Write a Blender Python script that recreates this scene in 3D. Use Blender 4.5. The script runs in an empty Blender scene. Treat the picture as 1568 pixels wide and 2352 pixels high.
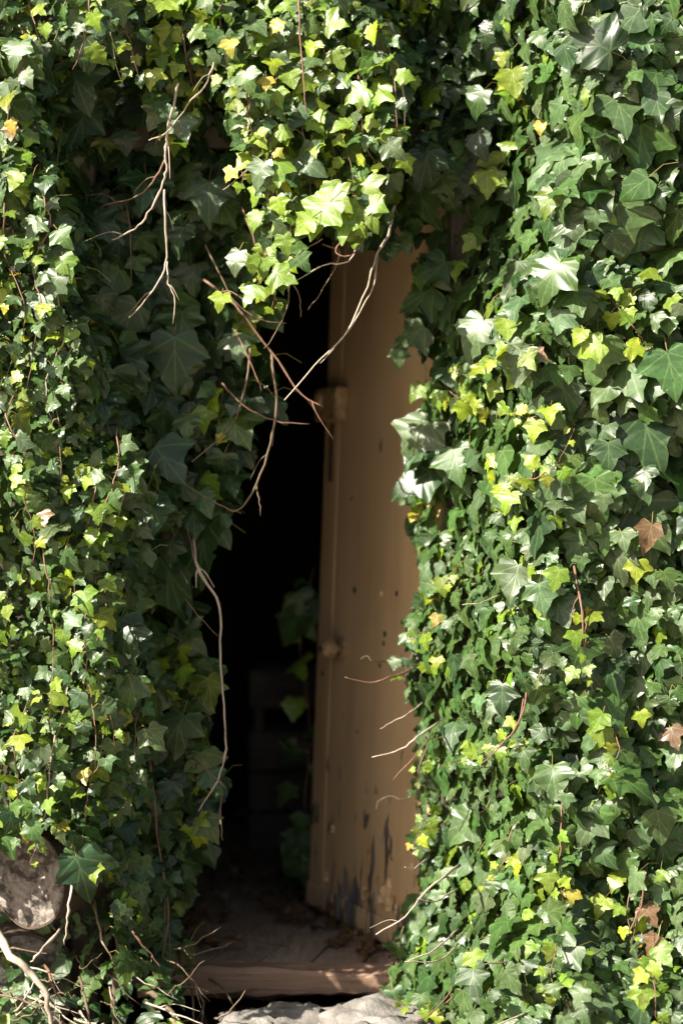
import bpy, bmesh, math
import numpy as np
from mathutils import Vector, Matrix, Euler

# ------------------------------------------------------------------ camera, sky, sun, exposure
SC = bpy.context.scene
COL = SC.collection
D, CAMH = 5.0, 1.132                       # camera distance to y=0 and its height, metres
K = 2.6 / 2352 / D                          # metres per photo unit (1568 x 2352 frame) per metre of distance
cam_d = bpy.data.cameras.new('camera'); cam = bpy.data.objects.new('camera', cam_d); COL.objects.link(cam)
cam.location = (0, -D, CAMH); cam.rotation_euler = (math.radians(90), 0, 0)
cam_d.sensor_fit = 'VERTICAL'; cam_d.sensor_height = 36; cam_d.sensor_width = 24
cam_d.lens = 36 * D / 2.6
cam_d.clip_start = 0.05; cam_d.clip_end = 500
cam_d.dof.use_dof = True; cam_d.dof.focus_distance = 4.42; cam_d.dof.aperture_fstop = 1.45
SC.camera = cam

TO_SUN = Vector((-0.68, -0.43, 0.63)).normalized()
world = bpy.data.worlds.new('World'); SC.world = world; world.use_nodes = True
wn = world.node_tree.nodes; wl = world.node_tree.links
sky = wn.new('ShaderNodeTexSky'); sky.sky_type = 'NISHITA'; sky.sun_disc = False; sky.dust_density = 3.5; sky.ozone_density = 0.6
sky.sun_elevation = math.asin(TO_SUN.z); sky.sun_rotation = math.atan2(TO_SUN.x, TO_SUN.y)
wl.new(sky.outputs[0], wn['Background'].inputs[0]); wn['Background'].inputs[1].default_value = 0.052
sun_d = bpy.data.lights.new('sun', 'SUN'); sun = bpy.data.objects.new('sun', sun_d); COL.objects.link(sun)
sun_d.energy = 5.0; sun_d.angle = math.radians(0.5); sun_d.color = (1.0, 0.93, 0.80)
sun.location = (-4, -6, 6); sun.rotation_euler = TO_SUN.to_track_quat('Z', 'Y').to_euler()
SC.view_settings.view_transform = 'Standard'; SC.view_settings.look = 'None'
SC.view_settings.gamma = 1; SC.view_settings.use_curve_mapping = False
SC.view_settings.exposure = 1.48
SC.render.engine = 'CYCLES'; SC.cycles.use_denoising = True
SC.cycles.max_bounces = 8; SC.cycles.transparent_max_bounces = 8

RNG = np.random.default_rng(11)

# ------------------------------------------------------------------ small helpers
def P(u, v, y):
    """photo direction (1568 x 2352) at a chosen depth y -> point"""
    s = K * (D + y)
    return Vector(((u - 784) * s, y, CAMH - (v - 1176) * s))

def link(o, parent=None):
    COL.objects.link(o)
    if parent is not None: o.parent = parent
    return o

def tag(o, label=None, cat=None, group=None, kind=None):
    for k, val in (('label', label), ('category', cat), ('group', group), ('kind', kind)):
        if val: o[k] = val
    return o

def empty(name, loc=(0, 0, 0)):
    o = bpy.data.objects.new(name, None); o.location = loc; o.empty_display_size = 0.05
    return link(o)

def mesh_obj(name, verts, faces, mat, parent=None, smooth=False, at=None):
    """one mesh object; verts in world coordinates, stored about `at` (or the parent's origin)"""
    off = Vector(at) if at is not None else (parent_world(parent) if parent else Vector((0, 0, 0)))
    me = bpy.data.meshes.new(name)
    me.from_pydata([tuple(Vector(v) - off) for v in verts], [], faces)
    me.materials.append(mat)
    if smooth: me.polygons.foreach_set('use_smooth', [True] * len(me.polygons))
    me.update()
    o = bpy.data.objects.new(name, me)
    pw = parent_world(parent) if parent else Vector((0, 0, 0))
    o.location = off - pw
    return link(o, parent)

def parent_world(p):
    v = Vector((0, 0, 0))
    while p is not None:
        v = v + p.location; p = p.parent
    return v

def box_vf(x0, x1, y0, y1, z0, z1, bev=0.0):
    bm = bmesh.new()
    bmesh.ops.create_cube(bm, size=1)
    for v in bm.verts:
        v.co = Vector(((x0 + x1) / 2 + v.co.x * (x1 - x0), (y0 + y1) / 2 + v.co.y * (y1 - y0), (z0 + z1) / 2 + v.co.z * (z1 - z0)))
    if bev > 0:
        bmesh.ops.bevel(bm, geom=list(bm.edges), offset=bev, segments=1, affect='EDGES')
    bm.verts.index_update()
    vs = [v.co.copy() for v in bm.verts]; fs = [[v.index for v in f.verts] for f in bm.faces]
    bm.free()
    return vs, fs

def tube_vf(pts, radii, sides=6, wob=0.0, rng=None):
    pts = [Vector(p) for p in pts]
    n = len(pts); vs, fs = [], []
    up = Vector((0.3, 1, 0.2)).normalized()
    for i, p in enumerate(pts):
        t = (pts[min(i + 1, n - 1)] - pts[max(i - 1, 0)])
        t = t.normalized() if t.length > 1e-9 else Vector((0, 0, 1))
        a = t.cross(up)
        if a.length < 1e-4: a = t.cross(Vector((1, 0, 0)))
        a.normalize(); b = t.cross(a)
        for k in range(sides):
            th = 2 * math.pi * k / sides
            r = radii[i] * (1 + (rng.uniform(-wob, wob) if wob else 0))
            vs.append(p + a * (r * math.cos(th)) + b * (r * math.sin(th)))
    for i in range(n - 1):
        for k in range(sides):
            k2 = (k + 1) % sides
            fs.append((i * sides + k, i * sides + k2, (i + 1) * sides + k2, (i + 1) * sides + k))
    fs.append(tuple(range(sides))[::-1]); fs.append(tuple((n - 1) * sides + k for k in range(sides)))
    return vs, fs

def smooth_path(pts, per=4, jit=0.0, rng=None):
    """Catmull-Rom through pts, with small kinks"""
    pts = [Vector(p) for p in pts]
    q = [pts[0] * 2 - pts[1]] + pts + [pts[-1] * 2 - pts[-2]]
    out = []
    for i in range(1, len(q) - 2):
        for j in range(per):
            t = j / per
            p0, p1, p2, p3 = q[i - 1], q[i], q[i + 1], q[i + 2]
            out.append(0.5 * ((2 * p1) + (p2 - p0) * t + (2 * p0 - 5 * p1 + 4 * p2 - p3) * t * t + (3 * p1 - p0 - 3 * p2 + p3) * t ** 3))
    out.append(pts[-1])
    if jit and rng is not None:
        out = [p + Vector(rng.normal(0, jit, 3)) for p in out]
    return out

class Noise2:
    """smooth repeatable field of sines, about -1..1"""
    def __init__(self, seed, wl, n=7):
        r = np.random.default_rng(seed)
        a = r.uniform(0, 2 * np.pi, n); f = 2 * np.pi / (wl * r.uniform(0.6, 1.7, n))
        self.kx, self.ky, self.ph = np.cos(a) * f, np.sin(a) * f, r.uniform(0, 6.28, n); self.n = n
    def __call__(self, u, v):
        u = np.asarray(u, float)[..., None]; v = np.asarray(v, float)[..., None]
        return np.sin(u * self.kx + v * self.ky + self.ph).sum(-1) / (self.n ** 0.5) / 1.2

# ------------------------------------------------------------------ materials
def new_mat(name):
    m = bpy.data.materials.new(name); m.use_nodes = True
    nt = m.node_tree
    return m, nt, nt.nodes, nt.links, nt.nodes['Principled BSDF']

def ramp(nodes, stops):
    r = nodes.new('ShaderNodeValToRGB'); e = r.color_ramp.elements
    while len(e) < len(stops): e.new(0.5)
    for i, (p, c) in enumerate(stops):
        e[i].position = p; e[i].color = (*c, 1)
    return r

def wood_mat(name, c1, c2, rough=0.75, scale=(3, 3, 40), bump=0.25, nscale=6.0, dirt=None):
    m, nt, N, L, b = new_mat(name)
    tc = N.new('ShaderNodeTexCoord'); mp = N.new('ShaderNodeMapping'); mp.inputs['Scale'].default_value = scale
    L.new(tc.outputs['Object'], mp.inputs[0])
    n1 = N.new('ShaderNodeTexNoise'); n1.inputs['Scale'].default_value = nscale; n1.inputs['Detail'].default_value = 8; n1.inputs['Roughness'].default_value = 0.65
    L.new(mp.outputs[0], n1.inputs[0])
    r = ramp(N, [(0.3, c1), (0.7, c2)]); L.new(n1.outputs[0], r.inputs[0])
    n2 = N.new('ShaderNodeTexNoise'); n2.inputs['Scale'].default_value = 5; n2.inputs['Detail'].default_value = 5
    L.new(tc.outputs['Object'], n2.inputs[0])
    mx = N.new('ShaderNodeMix'); mx.data_type = 'RGBA'; mx.blend_type = 'MULTIPLY'
    r2 = ramp(N, [(0.35, dirt or (0.55, 0.5, 0.46)), (0.62, (1, 1, 1))]); L.new(n2.outputs[0], r2.inputs[0])
    mx.inputs[0].default_value = 0.8
    L.new(r.outputs[0], mx.inputs[6]); L.new(r2.outputs[0], mx.inputs[7]); L.new(mx.outputs[2], b.inputs['Base Color'])
    b.inputs['Roughness'].default_value = rough
    bp = N.new('ShaderNodeBump'); bp.inputs['Strength'].default_value = bump; bp.inputs['Distance'].default_value = 0.004
    L.new(n1.outputs[0], bp.inputs['Height']); L.new(bp.outputs[0], b.inputs['Normal'])
    return m

def leaf_mat(name, per_object):
    m, nt, N, L, b = new_mat(name)
    def math_(op, a, c=None, cl=False):
        n = N.new('ShaderNodeMath'); n.operation = op; n.use_clamp = cl
        for i, s in enumerate((a, c)):
            if s is None: continue
            if isinstance(s, (int, float)): n.inputs[i].default_value = s
            else: L.new(s, n.inputs[i])
        return n.outputs[0]
    if per_object:
        oi = N.new('ShaderNodeObjectInfo'); tint = oi.outputs['Color']
    else:
        at = N.new('ShaderNodeAttribute'); at.attribute_name = 'tint'; tint = at.outputs['Color']
    lc = N.new('ShaderNodeAttribute'); lc.attribute_name = 'leafco'
    sp = N.new('ShaderNodeSeparateXYZ'); L.new(lc.outputs['Vector'], sp.inputs[0])
    x = math_('ABSOLUTE', sp.outputs[0]); y = sp.outputs[1]
    dmin = x
    for dx, dy in ((0.60, 0.34), (0.42, -0.18), (0.30, 0.62)):
        l = math.hypot(dx, dy); dx, dy = dx / l, dy / l
        oy = 0.22 if dy > 0.8 else 0.0
        yy = math_('SUBTRACT', y, oy)
        perp = math_('ABSOLUTE', math_('SUBTRACT', math_('MULTIPLY', x, dy), math_('MULTIPLY', yy, dx)))
        along = math_('ADD', math_('MULTIPLY', x, dx), math_('MULTIPLY', yy, dy))
        perp = math_('ADD', perp, math_('MULTIPLY', math_('LESS_THAN', along, 0.0), 1.0))
        dmin = math_('MINIMUM', dmin, perp)
    mr = N.new('ShaderNodeMapRange'); mr.interpolation_type = 'SMOOTHSTEP'
    mr.inputs[1].default_value = 0.006; mr.inputs[2].default_value = 0.030; mr.inputs[3].default_value = 1; mr.inputs[4].default_value = 0
    L.new(dmin, mr.inputs[0]); vein = mr.outputs[0]
    tc = N.new('ShaderNodeTexCoord')
    no = N.new('ShaderNodeTexNoise'); no.inputs['Scale'].default_value = 70 if not per_object else 1.8; no.inputs['Detail'].default_value = 3
    L.new(lc.outputs['Vector'] if per_object else tc.outputs['Object'], no.inputs[0])
    if per_object:
        ad = N.new('ShaderNodeVectorMath'); L.new(lc.outputs['Vector'], ad.inputs[0]); L.new(oi.outputs['Location'], ad.inputs[1]); ad.inputs[2].default_value = (0, 0, 0)
        L.new(ad.outputs[0], no.inputs[0])
    fac = N.new('ShaderNodeMapRange'); fac.inputs[1].default_value = 0.3; fac.inputs[2].default_value = 0.7; fac.inputs[3].default_value = 0.72; fac.inputs[4].default_value = 1.3
    L.new(no.outputs[0], fac.inputs[0])
    c1 = N.new('ShaderNodeVectorMath'); c1.operation = 'SCALE'; L.new(tint, c1.inputs[0]); L.new(fac.outputs[0], c1.inputs['Scale'])
    mv = N.new('ShaderNodeMix'); mv.data_type = 'RGBA'
    vm = math_('MULTIPLY', vein, 0.27)
    L.new(vm, mv.inputs[0]); L.new(c1.outputs[0], mv.inputs[6])
    # veins paler than the blade
    v2 = N.new('ShaderNodeVectorMath'); v2.operation = 'MULTIPLY_ADD'; L.new(tint, v2.inputs[0]); v2.inputs[1].default_value = (1.6, 1.5, 1.3); v2.inputs[2].default_value = (0.13, 0.17, 0.07)
    L.new(v2.outputs[0], mv.inputs[7])
    L.new(mv.outputs[2], b.inputs['Base Color'])
    # brown blemishes on some leaves, and a faint net of fine veins
    n2 = N.new('ShaderNodeTexNoise'); n2.inputs['Scale'].default_value = 28 if not per_object else 1.5; n2.inputs['Detail'].default_value = 5; n2.inputs['Roughness'].default_value = 0.7
    if per_object:
        ad2 = N.new('ShaderNodeVectorMath'); ad2.operation = 'MULTIPLY_ADD'; L.new(oi.outputs['Location'], ad2.inputs[0]); ad2.inputs[1].default_value = (17, 17, 17); L.new(lc.outputs['Vector'], ad2.inputs[2]); L.new(ad2.outputs[0], n2.inputs[0])
    else: L.new(tc.outputs['Object'], n2.inputs[0])
    bl = N.new('ShaderNodeMapRange'); bl.inputs[1].default_value = 0.66; bl.inputs[2].default_value = 0.70; bl.inputs[4].default_value = 0.85; L.new(n2.outputs[0], bl.inputs[0])
    mb = N.new('ShaderNodeMix'); mb.data_type = 'RGBA'; L.new(bl.outputs[0], mb.inputs[0]); L.new(mv.outputs[2], mb.inputs[6]); mb.inputs[7].default_value = (0.16, 0.10, 0.045, 1)
    if per_object:
        vo = N.new('ShaderNodeTexVoronoi'); vo.feature = 'DISTANCE_TO_EDGE'; vo.inputs['Scale'].default_value = 7; L.new(lc.outputs['Vector'], vo.inputs[0])
        vr = N.new('ShaderNodeMapRange'); vr.inputs[1].default_value = 0.0; vr.inputs[2].default_value = 0.09; vr.inputs[3].default_value = 1.3; vr.inputs[4].default_value = 0.97; L.new(vo.outputs['Distance'], vr.inputs[0])
        vs_ = N.new('ShaderNodeVectorMath'); vs_.operation = 'SCALE'; L.new(mb.outputs[2], vs_.inputs[0]); L.new(vr.outputs[0], vs_.inputs['Scale']); L.new(vs_.outputs[0], b.inputs['Base Color'])
    else: L.new(mb.outputs[2], b.inputs['Base Color'])
    rr = N.new('ShaderNodeMapRange'); rr.inputs[1].default_value = 0.3; rr.inputs[2].default_value = 0.7; rr.inputs[3].default_value = 0.32; rr.inputs[4].default_value = 0.50
    L.new(no.outputs[0], rr.inputs[0]); L.new(rr.outputs[0], b.inputs['Roughness'])
    b.inputs['Specular IOR Level'].default_value = 0.55
    bp = N.new('ShaderNodeBump'); bp.inputs['Strength'].default_value = 0.35; bp.inputs['Distance'].default_value = 0.003
    hh = math_('SUBTRACT', no.outputs[0], math_('MULTIPLY', vein, 0.15)); L.new(hh, bp.inputs['Height']); L.new(bp.outputs[0], b.inputs['Normal'])
    tr = N.new('ShaderNodeBsdfTranslucent')
    tv = N.new('ShaderNodeVectorMath'); tv.operation = 'MULTIPLY'; L.new(mv.outputs[2], tv.inputs[0]); tv.inputs[1].default_value = (1.9, 1.8, 0.5)
    L.new(tv.outputs[0], tr.inputs[0])
    ms = N.new('ShaderNodeMixShader'); ms.inputs[0].default_value = 0.26
    L.new(b.outputs[0], ms.inputs[1]); L.new(tr.outputs[0], ms.inputs[2]); L.new(ms.outputs[0], N['Material Output'].inputs['Surface'])
    return m

M_LEAF_O = leaf_mat('ivy_leaf_single', True)
M_LEAF_M = leaf_mat('ivy_leaf_mass', False)
M_STEM_PALE = wood_mat('dry_twig_pale', (0.34, 0.26, 0.20), (0.58, 0.49, 0.40), 0.7, (20, 20, 6), 0.4)
M_STEM_RED = wood_mat('twig_reddish', (0.13, 0.065, 0.04), (0.30, 0.17, 0.11), 0.6, (20, 20, 6), 0.4)
M_STEM_BROWN = wood_mat('twig_brown', (0.10, 0.07, 0.045), (0.24, 0.17, 0.11), 0.75, (20, 20, 6), 0.5)
M_PETIOLE = wood_mat('petiole_green', (0.10, 0.10, 0.02), (0.26, 0.20, 0.06), 0.5, (5, 5, 5), 0.1)
M_BOARD = wood_mat('weathered_red_board', (0.22, 0.125, 0.082), (0.43, 0.285, 0.205), 0.8, (1.2, 10, 22), 0.5)
M_PLANK = wood_mat('weathered_floor_plank', (0.27, 0.20, 0.15), (0.50, 0.39, 0.31), 0.85, (14, 1.2, 14), 0.5)
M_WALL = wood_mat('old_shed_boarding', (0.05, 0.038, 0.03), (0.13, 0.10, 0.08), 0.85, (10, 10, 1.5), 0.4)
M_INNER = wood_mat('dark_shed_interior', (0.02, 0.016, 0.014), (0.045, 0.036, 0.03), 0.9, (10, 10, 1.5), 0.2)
M_CRATE = wood_mat('grey_crate_wood', (0.12, 0.10, 0.09), (0.24, 0.20, 0.18), 0.85, (1.5, 10, 14), 0.3)

# ------------------------------------------------------------------ setting: ground, floor, shed
def soil_mat():
    m, nt, N, L, b = new_mat('soil_and_litter')
    tc = N.new('ShaderNodeTexCoord')
    n1 = N.new('ShaderNodeTexNoise'); n1.inputs['Scale'].default_value = 9; n1.inputs['Detail'].default_value = 10
    n2 = N.new('ShaderNodeTexVoronoi'); n2.inputs['Scale'].default_value = 38
    L.new(tc.outputs['Object'], n1.inputs[0]); L.new(tc.outputs['Object'], n2.inputs[0])
    r = ramp(N, [(0.3, (0.025, 0.018, 0.012)), (0.55, (0.07, 0.045, 0.03)), (0.75, (0.14, 0.095, 0.06))]); L.new(n1.outputs[0], r.inputs[0])
    L.new(r.outputs[0], b.inputs['Base Color']); b.inputs['Roughness'].default_value = 0.95
    ad = N.new('ShaderNodeMath'); L.new(n1.outputs[0], ad.inputs[0]); L.new(n2.outputs[0], ad.inputs[1])
    bp = N.new('ShaderNodeBump'); bp.inputs['Distance'].default_value = 0.02; L.new(ad.outputs[0], bp.inputs['Height']); L.new(bp.outputs[0], b.inputs['Normal'])
    return m
M_SOIL = soil_mat()
GZ = -0.15
def make_ground():
    xs = [-60, -20, -8, -4] + list(np.linspace(-2.5, 2.5, 60)) + [4, 8, 20, 60]
    ys = [-60, -25, -10, -5] + list(np.linspace(-3, 0.5, 50)) + [3, 10, 25, 60]
    nz = Noise2(5, 0.5); nz2 = Noise2(6, 0.12)
    vs = []
    for y in ys:
        for x in xs:
            h = 0.022 * float(nz(x, y)) + 0.010 * float(nz2(x, y)) if abs(x) < 3 and -3.2 < y < 1 else 0
            if -1.3 < x and -0.3 < y < 3.2: h = min(h, 0)
            vs.append((x, y, GZ + h))
    nx = len(xs); fs = [(j * nx + i, j * nx + i + 1, (j + 1) * nx + i + 1, (j + 1) * nx + i) for j in range(len(ys) - 1) for i in range(nx - 1)]
    o = mesh_obj('ground', vs, fs, M_SOIL, smooth=True); o['kind'] = 'structure'
    return o
make_ground()
def make_bounce_path():  # unseen gravel slab, added to bounce warm sunlight onto door and ivy
    m, nt, N, L, b = new_mat('bounce_gravel')
    tc = N.new('ShaderNodeTexCoord'); n1 = N.new('ShaderNodeTexVoronoi'); n1.inputs['Scale'].default_value = 60; n2 = N.new('ShaderNodeTexNoise'); n2.inputs['Scale'].default_value = 4
    L.new(tc.outputs['Object'], n1.inputs[0]); L.new(tc.outputs['Object'], n2.inputs[0])
    r = ramp(N, [(0.1, (0.30, 0.24, 0.18)), (0.7, (0.46, 0.39, 0.31))]); L.new(n1.outputs['Color'], r.inputs[0]); L.new(r.outputs[0], b.inputs['Base Color']); b.inputs['Roughness'].default_value = 0.95
    bp = N.new('ShaderNodeBump'); bp.inputs['Distance'].default_value = 0.01; L.new(n1.outputs[0], bp.inputs['Height']); L.new(bp.outputs[0], b.inputs['Normal'])
    v, f = box_vf(-9, 9, -7.5, -1.15, GZ - 0.05, GZ + 0.05, 0.01); o = mesh_obj('path', v, f, m); o['kind'] = 'structure'
make_bounce_path()

WF, WB = -0.12, 0.0          # wall front and back face
XL, XR = -0.60, 0.235        # doorway
HEAD = 2.02
def make_shed():
    s = empty('shed', (0, 1.3, GZ)); tag(s, 'dark boarded shed swallowed by ivy around its open doorway', 'shed')
    w = 0.155; x = -2.6; i = 0
    vs0, fs0 = box_vf(-w / 2 + 0.002, w / 2 - 0.002, WF, WB, 0, 1, 0.004)
    def board(x0, x1, z0, z1):
        v, f = box_vf(x0 + 0.002, x1 - 0.002, WF + RNG.uniform(-0.004, 0.004), WB, z0, z1, 0.004)
        mesh_obj('wall_board', v, f, M_WALL, s)
    while x < XL - 0.06:
        board(x, min(x + w, XL - 0.06), GZ, 2.75); x += w
    x = XR + 0.06
    while x < 2.6:
        board(x, x + w, GZ, 2.75); x += w
    x = XL - 0.06
    while x < XR + 0.06:
        board(x, min(x + w, XR + 0.06), HEAD + 0.06, 2.75); x += w
    # door frame, leaning a little; left post and head deepened to block sun
    for nm, a in (('door_post', (XL - 0.058, XL, WF - 0.085, WB + 0.02, GZ + 0.01, HEAD)), ('door_post', (XR, XR + 0.058, WF - 0.03, WB + 0.02, GZ + 0.01, HEAD)),
                  ('door_head', (XL - 0.058, XR + 0.058, WF - 0.088, WB + 0.02, HEAD, HEAD + 0.058))):
        v, f = box_vf(*a, 0.004)
        v = [p + Vector((max(0, p.z) * 0.018, 0, 0)) if a[0] > 0 else p for p in v]   # the hinge post leans
        mesh_obj(nm, v, f, M_WALL, s)
    for nm, a in (('side_wall', (-1.75, -1.70, WB, 2.6, GZ, 2.6)), ('side_wall', (1.30, 1.35, WB, 2.6, GZ, 2.6)), ('back_wall', (-1.70, 1.30, 2.55, 2.60, GZ, 2.6)),
                  ('roof', (-2.7, 2.7, -0.25, 2.8, 2.76, 2.82)), ('inner_lining', (-1.699, XL - 0.07, 0.003, 0.012, 0.0, 2.55)), ('inner_lining', (XR + 0.07, 1.299, 0.003, 0.012, 0.0, 2.55))):
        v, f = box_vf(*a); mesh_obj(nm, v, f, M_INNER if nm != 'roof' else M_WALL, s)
make_shed()

def make_floor():
    fl = empty('floor', (0, 1.2, -0.06)); fl['kind'] = 'structure'
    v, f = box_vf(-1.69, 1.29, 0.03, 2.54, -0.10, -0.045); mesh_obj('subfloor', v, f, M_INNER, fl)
    a = math.radians(-13); w = 0.13
    for i in range(-8, 9):
        x0 = -0.25 + i * w
        v, f = box_vf(-w / 2 + 0.0045, w / 2 - 0.0045, -0.6, 2.2, -0.04, 0.0, 0.004)
        R = Matrix.Rotation(a, 3, 'Z'); dz = RNG.uniform(-0.004, 0.003)
        v = [R @ p + Vector((x0, 0.05, dz)) for p in v]
        dr = R @ Vector((0, 1, 0))
        v = [p + dr * ((-0.095 - p.y) / dr.y) if p.y < -0.095 else p for p in v]                 # cut off square behind the sill board
        v = [Vector((min(max(p.x, -1.68), 1.28), min(p.y, 2.5), p.z)) for p in v]
        if max(p.x for p in v if p.y < 0.1) < XL - 0.01 or min(p.x for p in v if p.y < 0.1) > XR + 0.02:
            v = [p + dr * ((0.02 - p.y) / dr.y) if p.y < 0.02 else p for p in v]                 # behind the wall
        mesh_obj('plank', v, f, M_PLANK, fl)
    return fl
make_floor()

def make_threshold():
    # warped board, its front edge worn and dipping
    nx = 26; z1 = Noise2(31, 0.30); vs = []; fs = []
    x0, x1 = -0.50, XR + 0.03
    prof = [(-0.165, -0.066), (-0.171, -0.058), (-0.171, -0.004), (-0.165, 0.006), (-0.105, 0.009), (-0.098, 0.004), (-0.098, -0.078)]
    m = len(prof)
    for i in range(nx + 1):
        t = i / nx; x = x0 + (x1 - x0) * t
        for j, (y, z) in enumerate(prof):
            d = 0.007 * float(z1(x, j)) + 0.004 * float(z1(x * 4, j * 3 + 5)) + 0.016 * (1 - t) - 0.006
            vs.append((x, y + 0.004 * float(z1(x + 9, j)), z + d + (0.012 * math.sin(t * 3.1) if j in (0, 1) else 0)))
    for i in range(nx):
        for j in range(m):
            j2 = (j + 1) % m
            fs.append((i * m + j, i * m + j2, (i + 1) * m + j2, (i + 1) * m + j))
    fs.append(tuple(range(m))); fs.append(tuple(nx * m + j for j in range(m))[::-1])
    o = mesh_obj('threshold_board', vs, fs, M_BOARD, at=((x0 + x1) / 2, -0.13, -0.08))
    tag(o, 'worn reddish-brown timber sill board across the foot of the doorway', 'threshold')
make_threshold()

# ------------------------------------------------------------------ door
def paint_mat():
    m, nt, N, L, b = new_mat('flaking_ochre_paint')
    tc = N.new('ShaderNodeTexCoord'); sp = N.new('ShaderNodeSeparateXYZ'); L.new(tc.outputs['Object'], sp.inputs[0])
    n1 = N.new('ShaderNodeTexNoise'); n1.inputs['Scale'].default_value = 3.0; n1.inputs['Detail'].default_value = 6
    L.new(tc.outputs['Object'], n1.inputs[0])
    r = ramp(N, [(0.3, (0.64, 0.43, 0.225)), (0.7, (0.74, 0.52, 0.305))]); L.new(n1.outputs[0], r.inputs[0])
    # vertical streaks of grime
    mp = N.new('ShaderNodeMapping'); mp.inputs['Scale'].default_value = (9, 9, 1.6); L.new(tc.outputs['Object'], mp.inputs[0])
    n2 = N.new('ShaderNodeTexNoise'); n2.inputs['Scale'].default_value = 1.0; n2.inputs['Detail'].default_value = 6; L.new(mp.outputs[0], n2.inputs[0])
    r2 = ramp(N, [(0.30, (0.70, 0.66, 0.60)), (0.55, (1, 1, 1))]); L.new(n2.outputs[0], r2.inputs[0])
    mx = N.new('ShaderNodeMix'); mx.data_type = 'RGBA'; mx.blend_type = 'MULTIPLY'; mx.inputs[0].default_value = 0.5
    L.new(r.outputs[0], mx.inputs[6]); L.new(r2.outputs[0], mx.inputs[7])
    # chips: more of them near the foot
    mp3 = N.new('ShaderNodeMapping'); mp3.inputs['Scale'].default_value = (22, 22, 6.5); L.new(tc.outputs['Object'], mp3.inputs[0])
    n3 = N.new('ShaderNodeTexNoise'); n3.inputs['Scale'].default_value = 1.0; n3.inputs['Detail'].default_value = 4; n3.inputs['Distortion'].default_value = 0.6
    L.new(mp3.outputs[0], n3.inputs[0])
    foot = N.new('ShaderNodeMapRange'); foot.inputs[1].default_value = 0.0; foot.inputs[2].default_value = 0.55; foot.inputs[3].default_value = 0.175; foot.inputs[4].default_value = -0.02
    L.new(sp.outputs[2], foot.inputs[0])
    a = N.new('ShaderNodeMath'); L.new(n3.outputs[0], a.inputs[0]); L.new(foot.outputs[0], a.inputs[1])
    ch = N.new('ShaderNodeMapRange'); ch.inputs[1].default_value = 0.685; ch.inputs[2].default_value = 0.70; L.new(a.outputs[0], ch.inputs[0])
    under = ramp(N, [(0.42, (0.17, 0.17, 0.18)), (0.52, (0.12, 0.08, 0.055)), (0.62, (0.34, 0.31, 0.27))]); L.new(n2.outputs[0], under.inputs[0])
    m2 = N.new('ShaderNodeMix'); m2.data_type = 'RGBA'; L.new(ch.outputs[0], m2.inputs[0]); L.new(mx.outputs[2], m2.inputs[6]); L.new(under.outputs[0], m2.inputs[7])
    L.new(m2.outputs[2], b.inputs['Base Color'])
    b.inputs['Roughness'].default_value = 0.5; b.inputs['Specular IOR Level'].default_value = 0.35
    h = N.new('ShaderNodeMath'); h.operation = 'SUBTRACT'; L.new(n2.outputs[0], h.inputs[0]); L.new(ch.outputs[0], h.inputs[1])
    bp = N.new('ShaderNodeBump'); bp.inputs['Strength'].default_value = 0.35; bp.inputs['Distance'].default_value = 0.0015; L.new(h.outputs[0], bp.inputs['Height']); L.new(bp.outputs[0], b.inputs['Normal'])
    return m
M_PAINT = paint_mat()
def plain(name, col, rough=0.5, metal=0.0):
    m, nt, N, L, b = new_mat(name)
    tc = N.new('ShaderNodeTexCoord'); n = N.new('ShaderNodeTexNoise'); n.inputs['Scale'].default_value = 45; n.inputs['Detail'].default_value = 5
    L.new(tc.outputs['Object'], n.inputs[0])
    r = ramp(N, [(0.3, tuple(c * 0.6 for c in col)), (0.7, tuple(min(1, c * 1.25) for c in col))]); L.new(n.outputs[0], r.inputs[0])
    L.new(r.outputs[0], b.inputs['Base Color']); b.inputs['Roughness'].default_value = rough; b.inputs['Metallic'].default_value = metal
    bp = N.new('ShaderNodeBump'); bp.inputs['Strength'].default_value = 0.2; bp.inputs['Distance'].default_value = 0.002; L.new(n.outputs[0], bp.inputs['Height']); L.new(bp.outputs[0], b.inputs['Normal'])
    return m
M_LOCK = wood_mat('painted_rusting_iron', (0.26, 0.15, 0.075), (0.66, 0.47, 0.26), 0.65, (18, 18, 18), 0.6, 3.0)
M_BRASS = plain('tarnished_brass', (0.36, 0.25, 0.11), 0.42, 0.6)
M_IRON = plain('rusty_iron', (0.09, 0.05, 0.035), 0.7, 0.3)
M_DARK = plain('dark_hole', (0.012, 0.01, 0.01), 0.9)
M_CHIP = plain('bare_spot', (0.07, 0.065, 0.06), 0.8)

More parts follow.
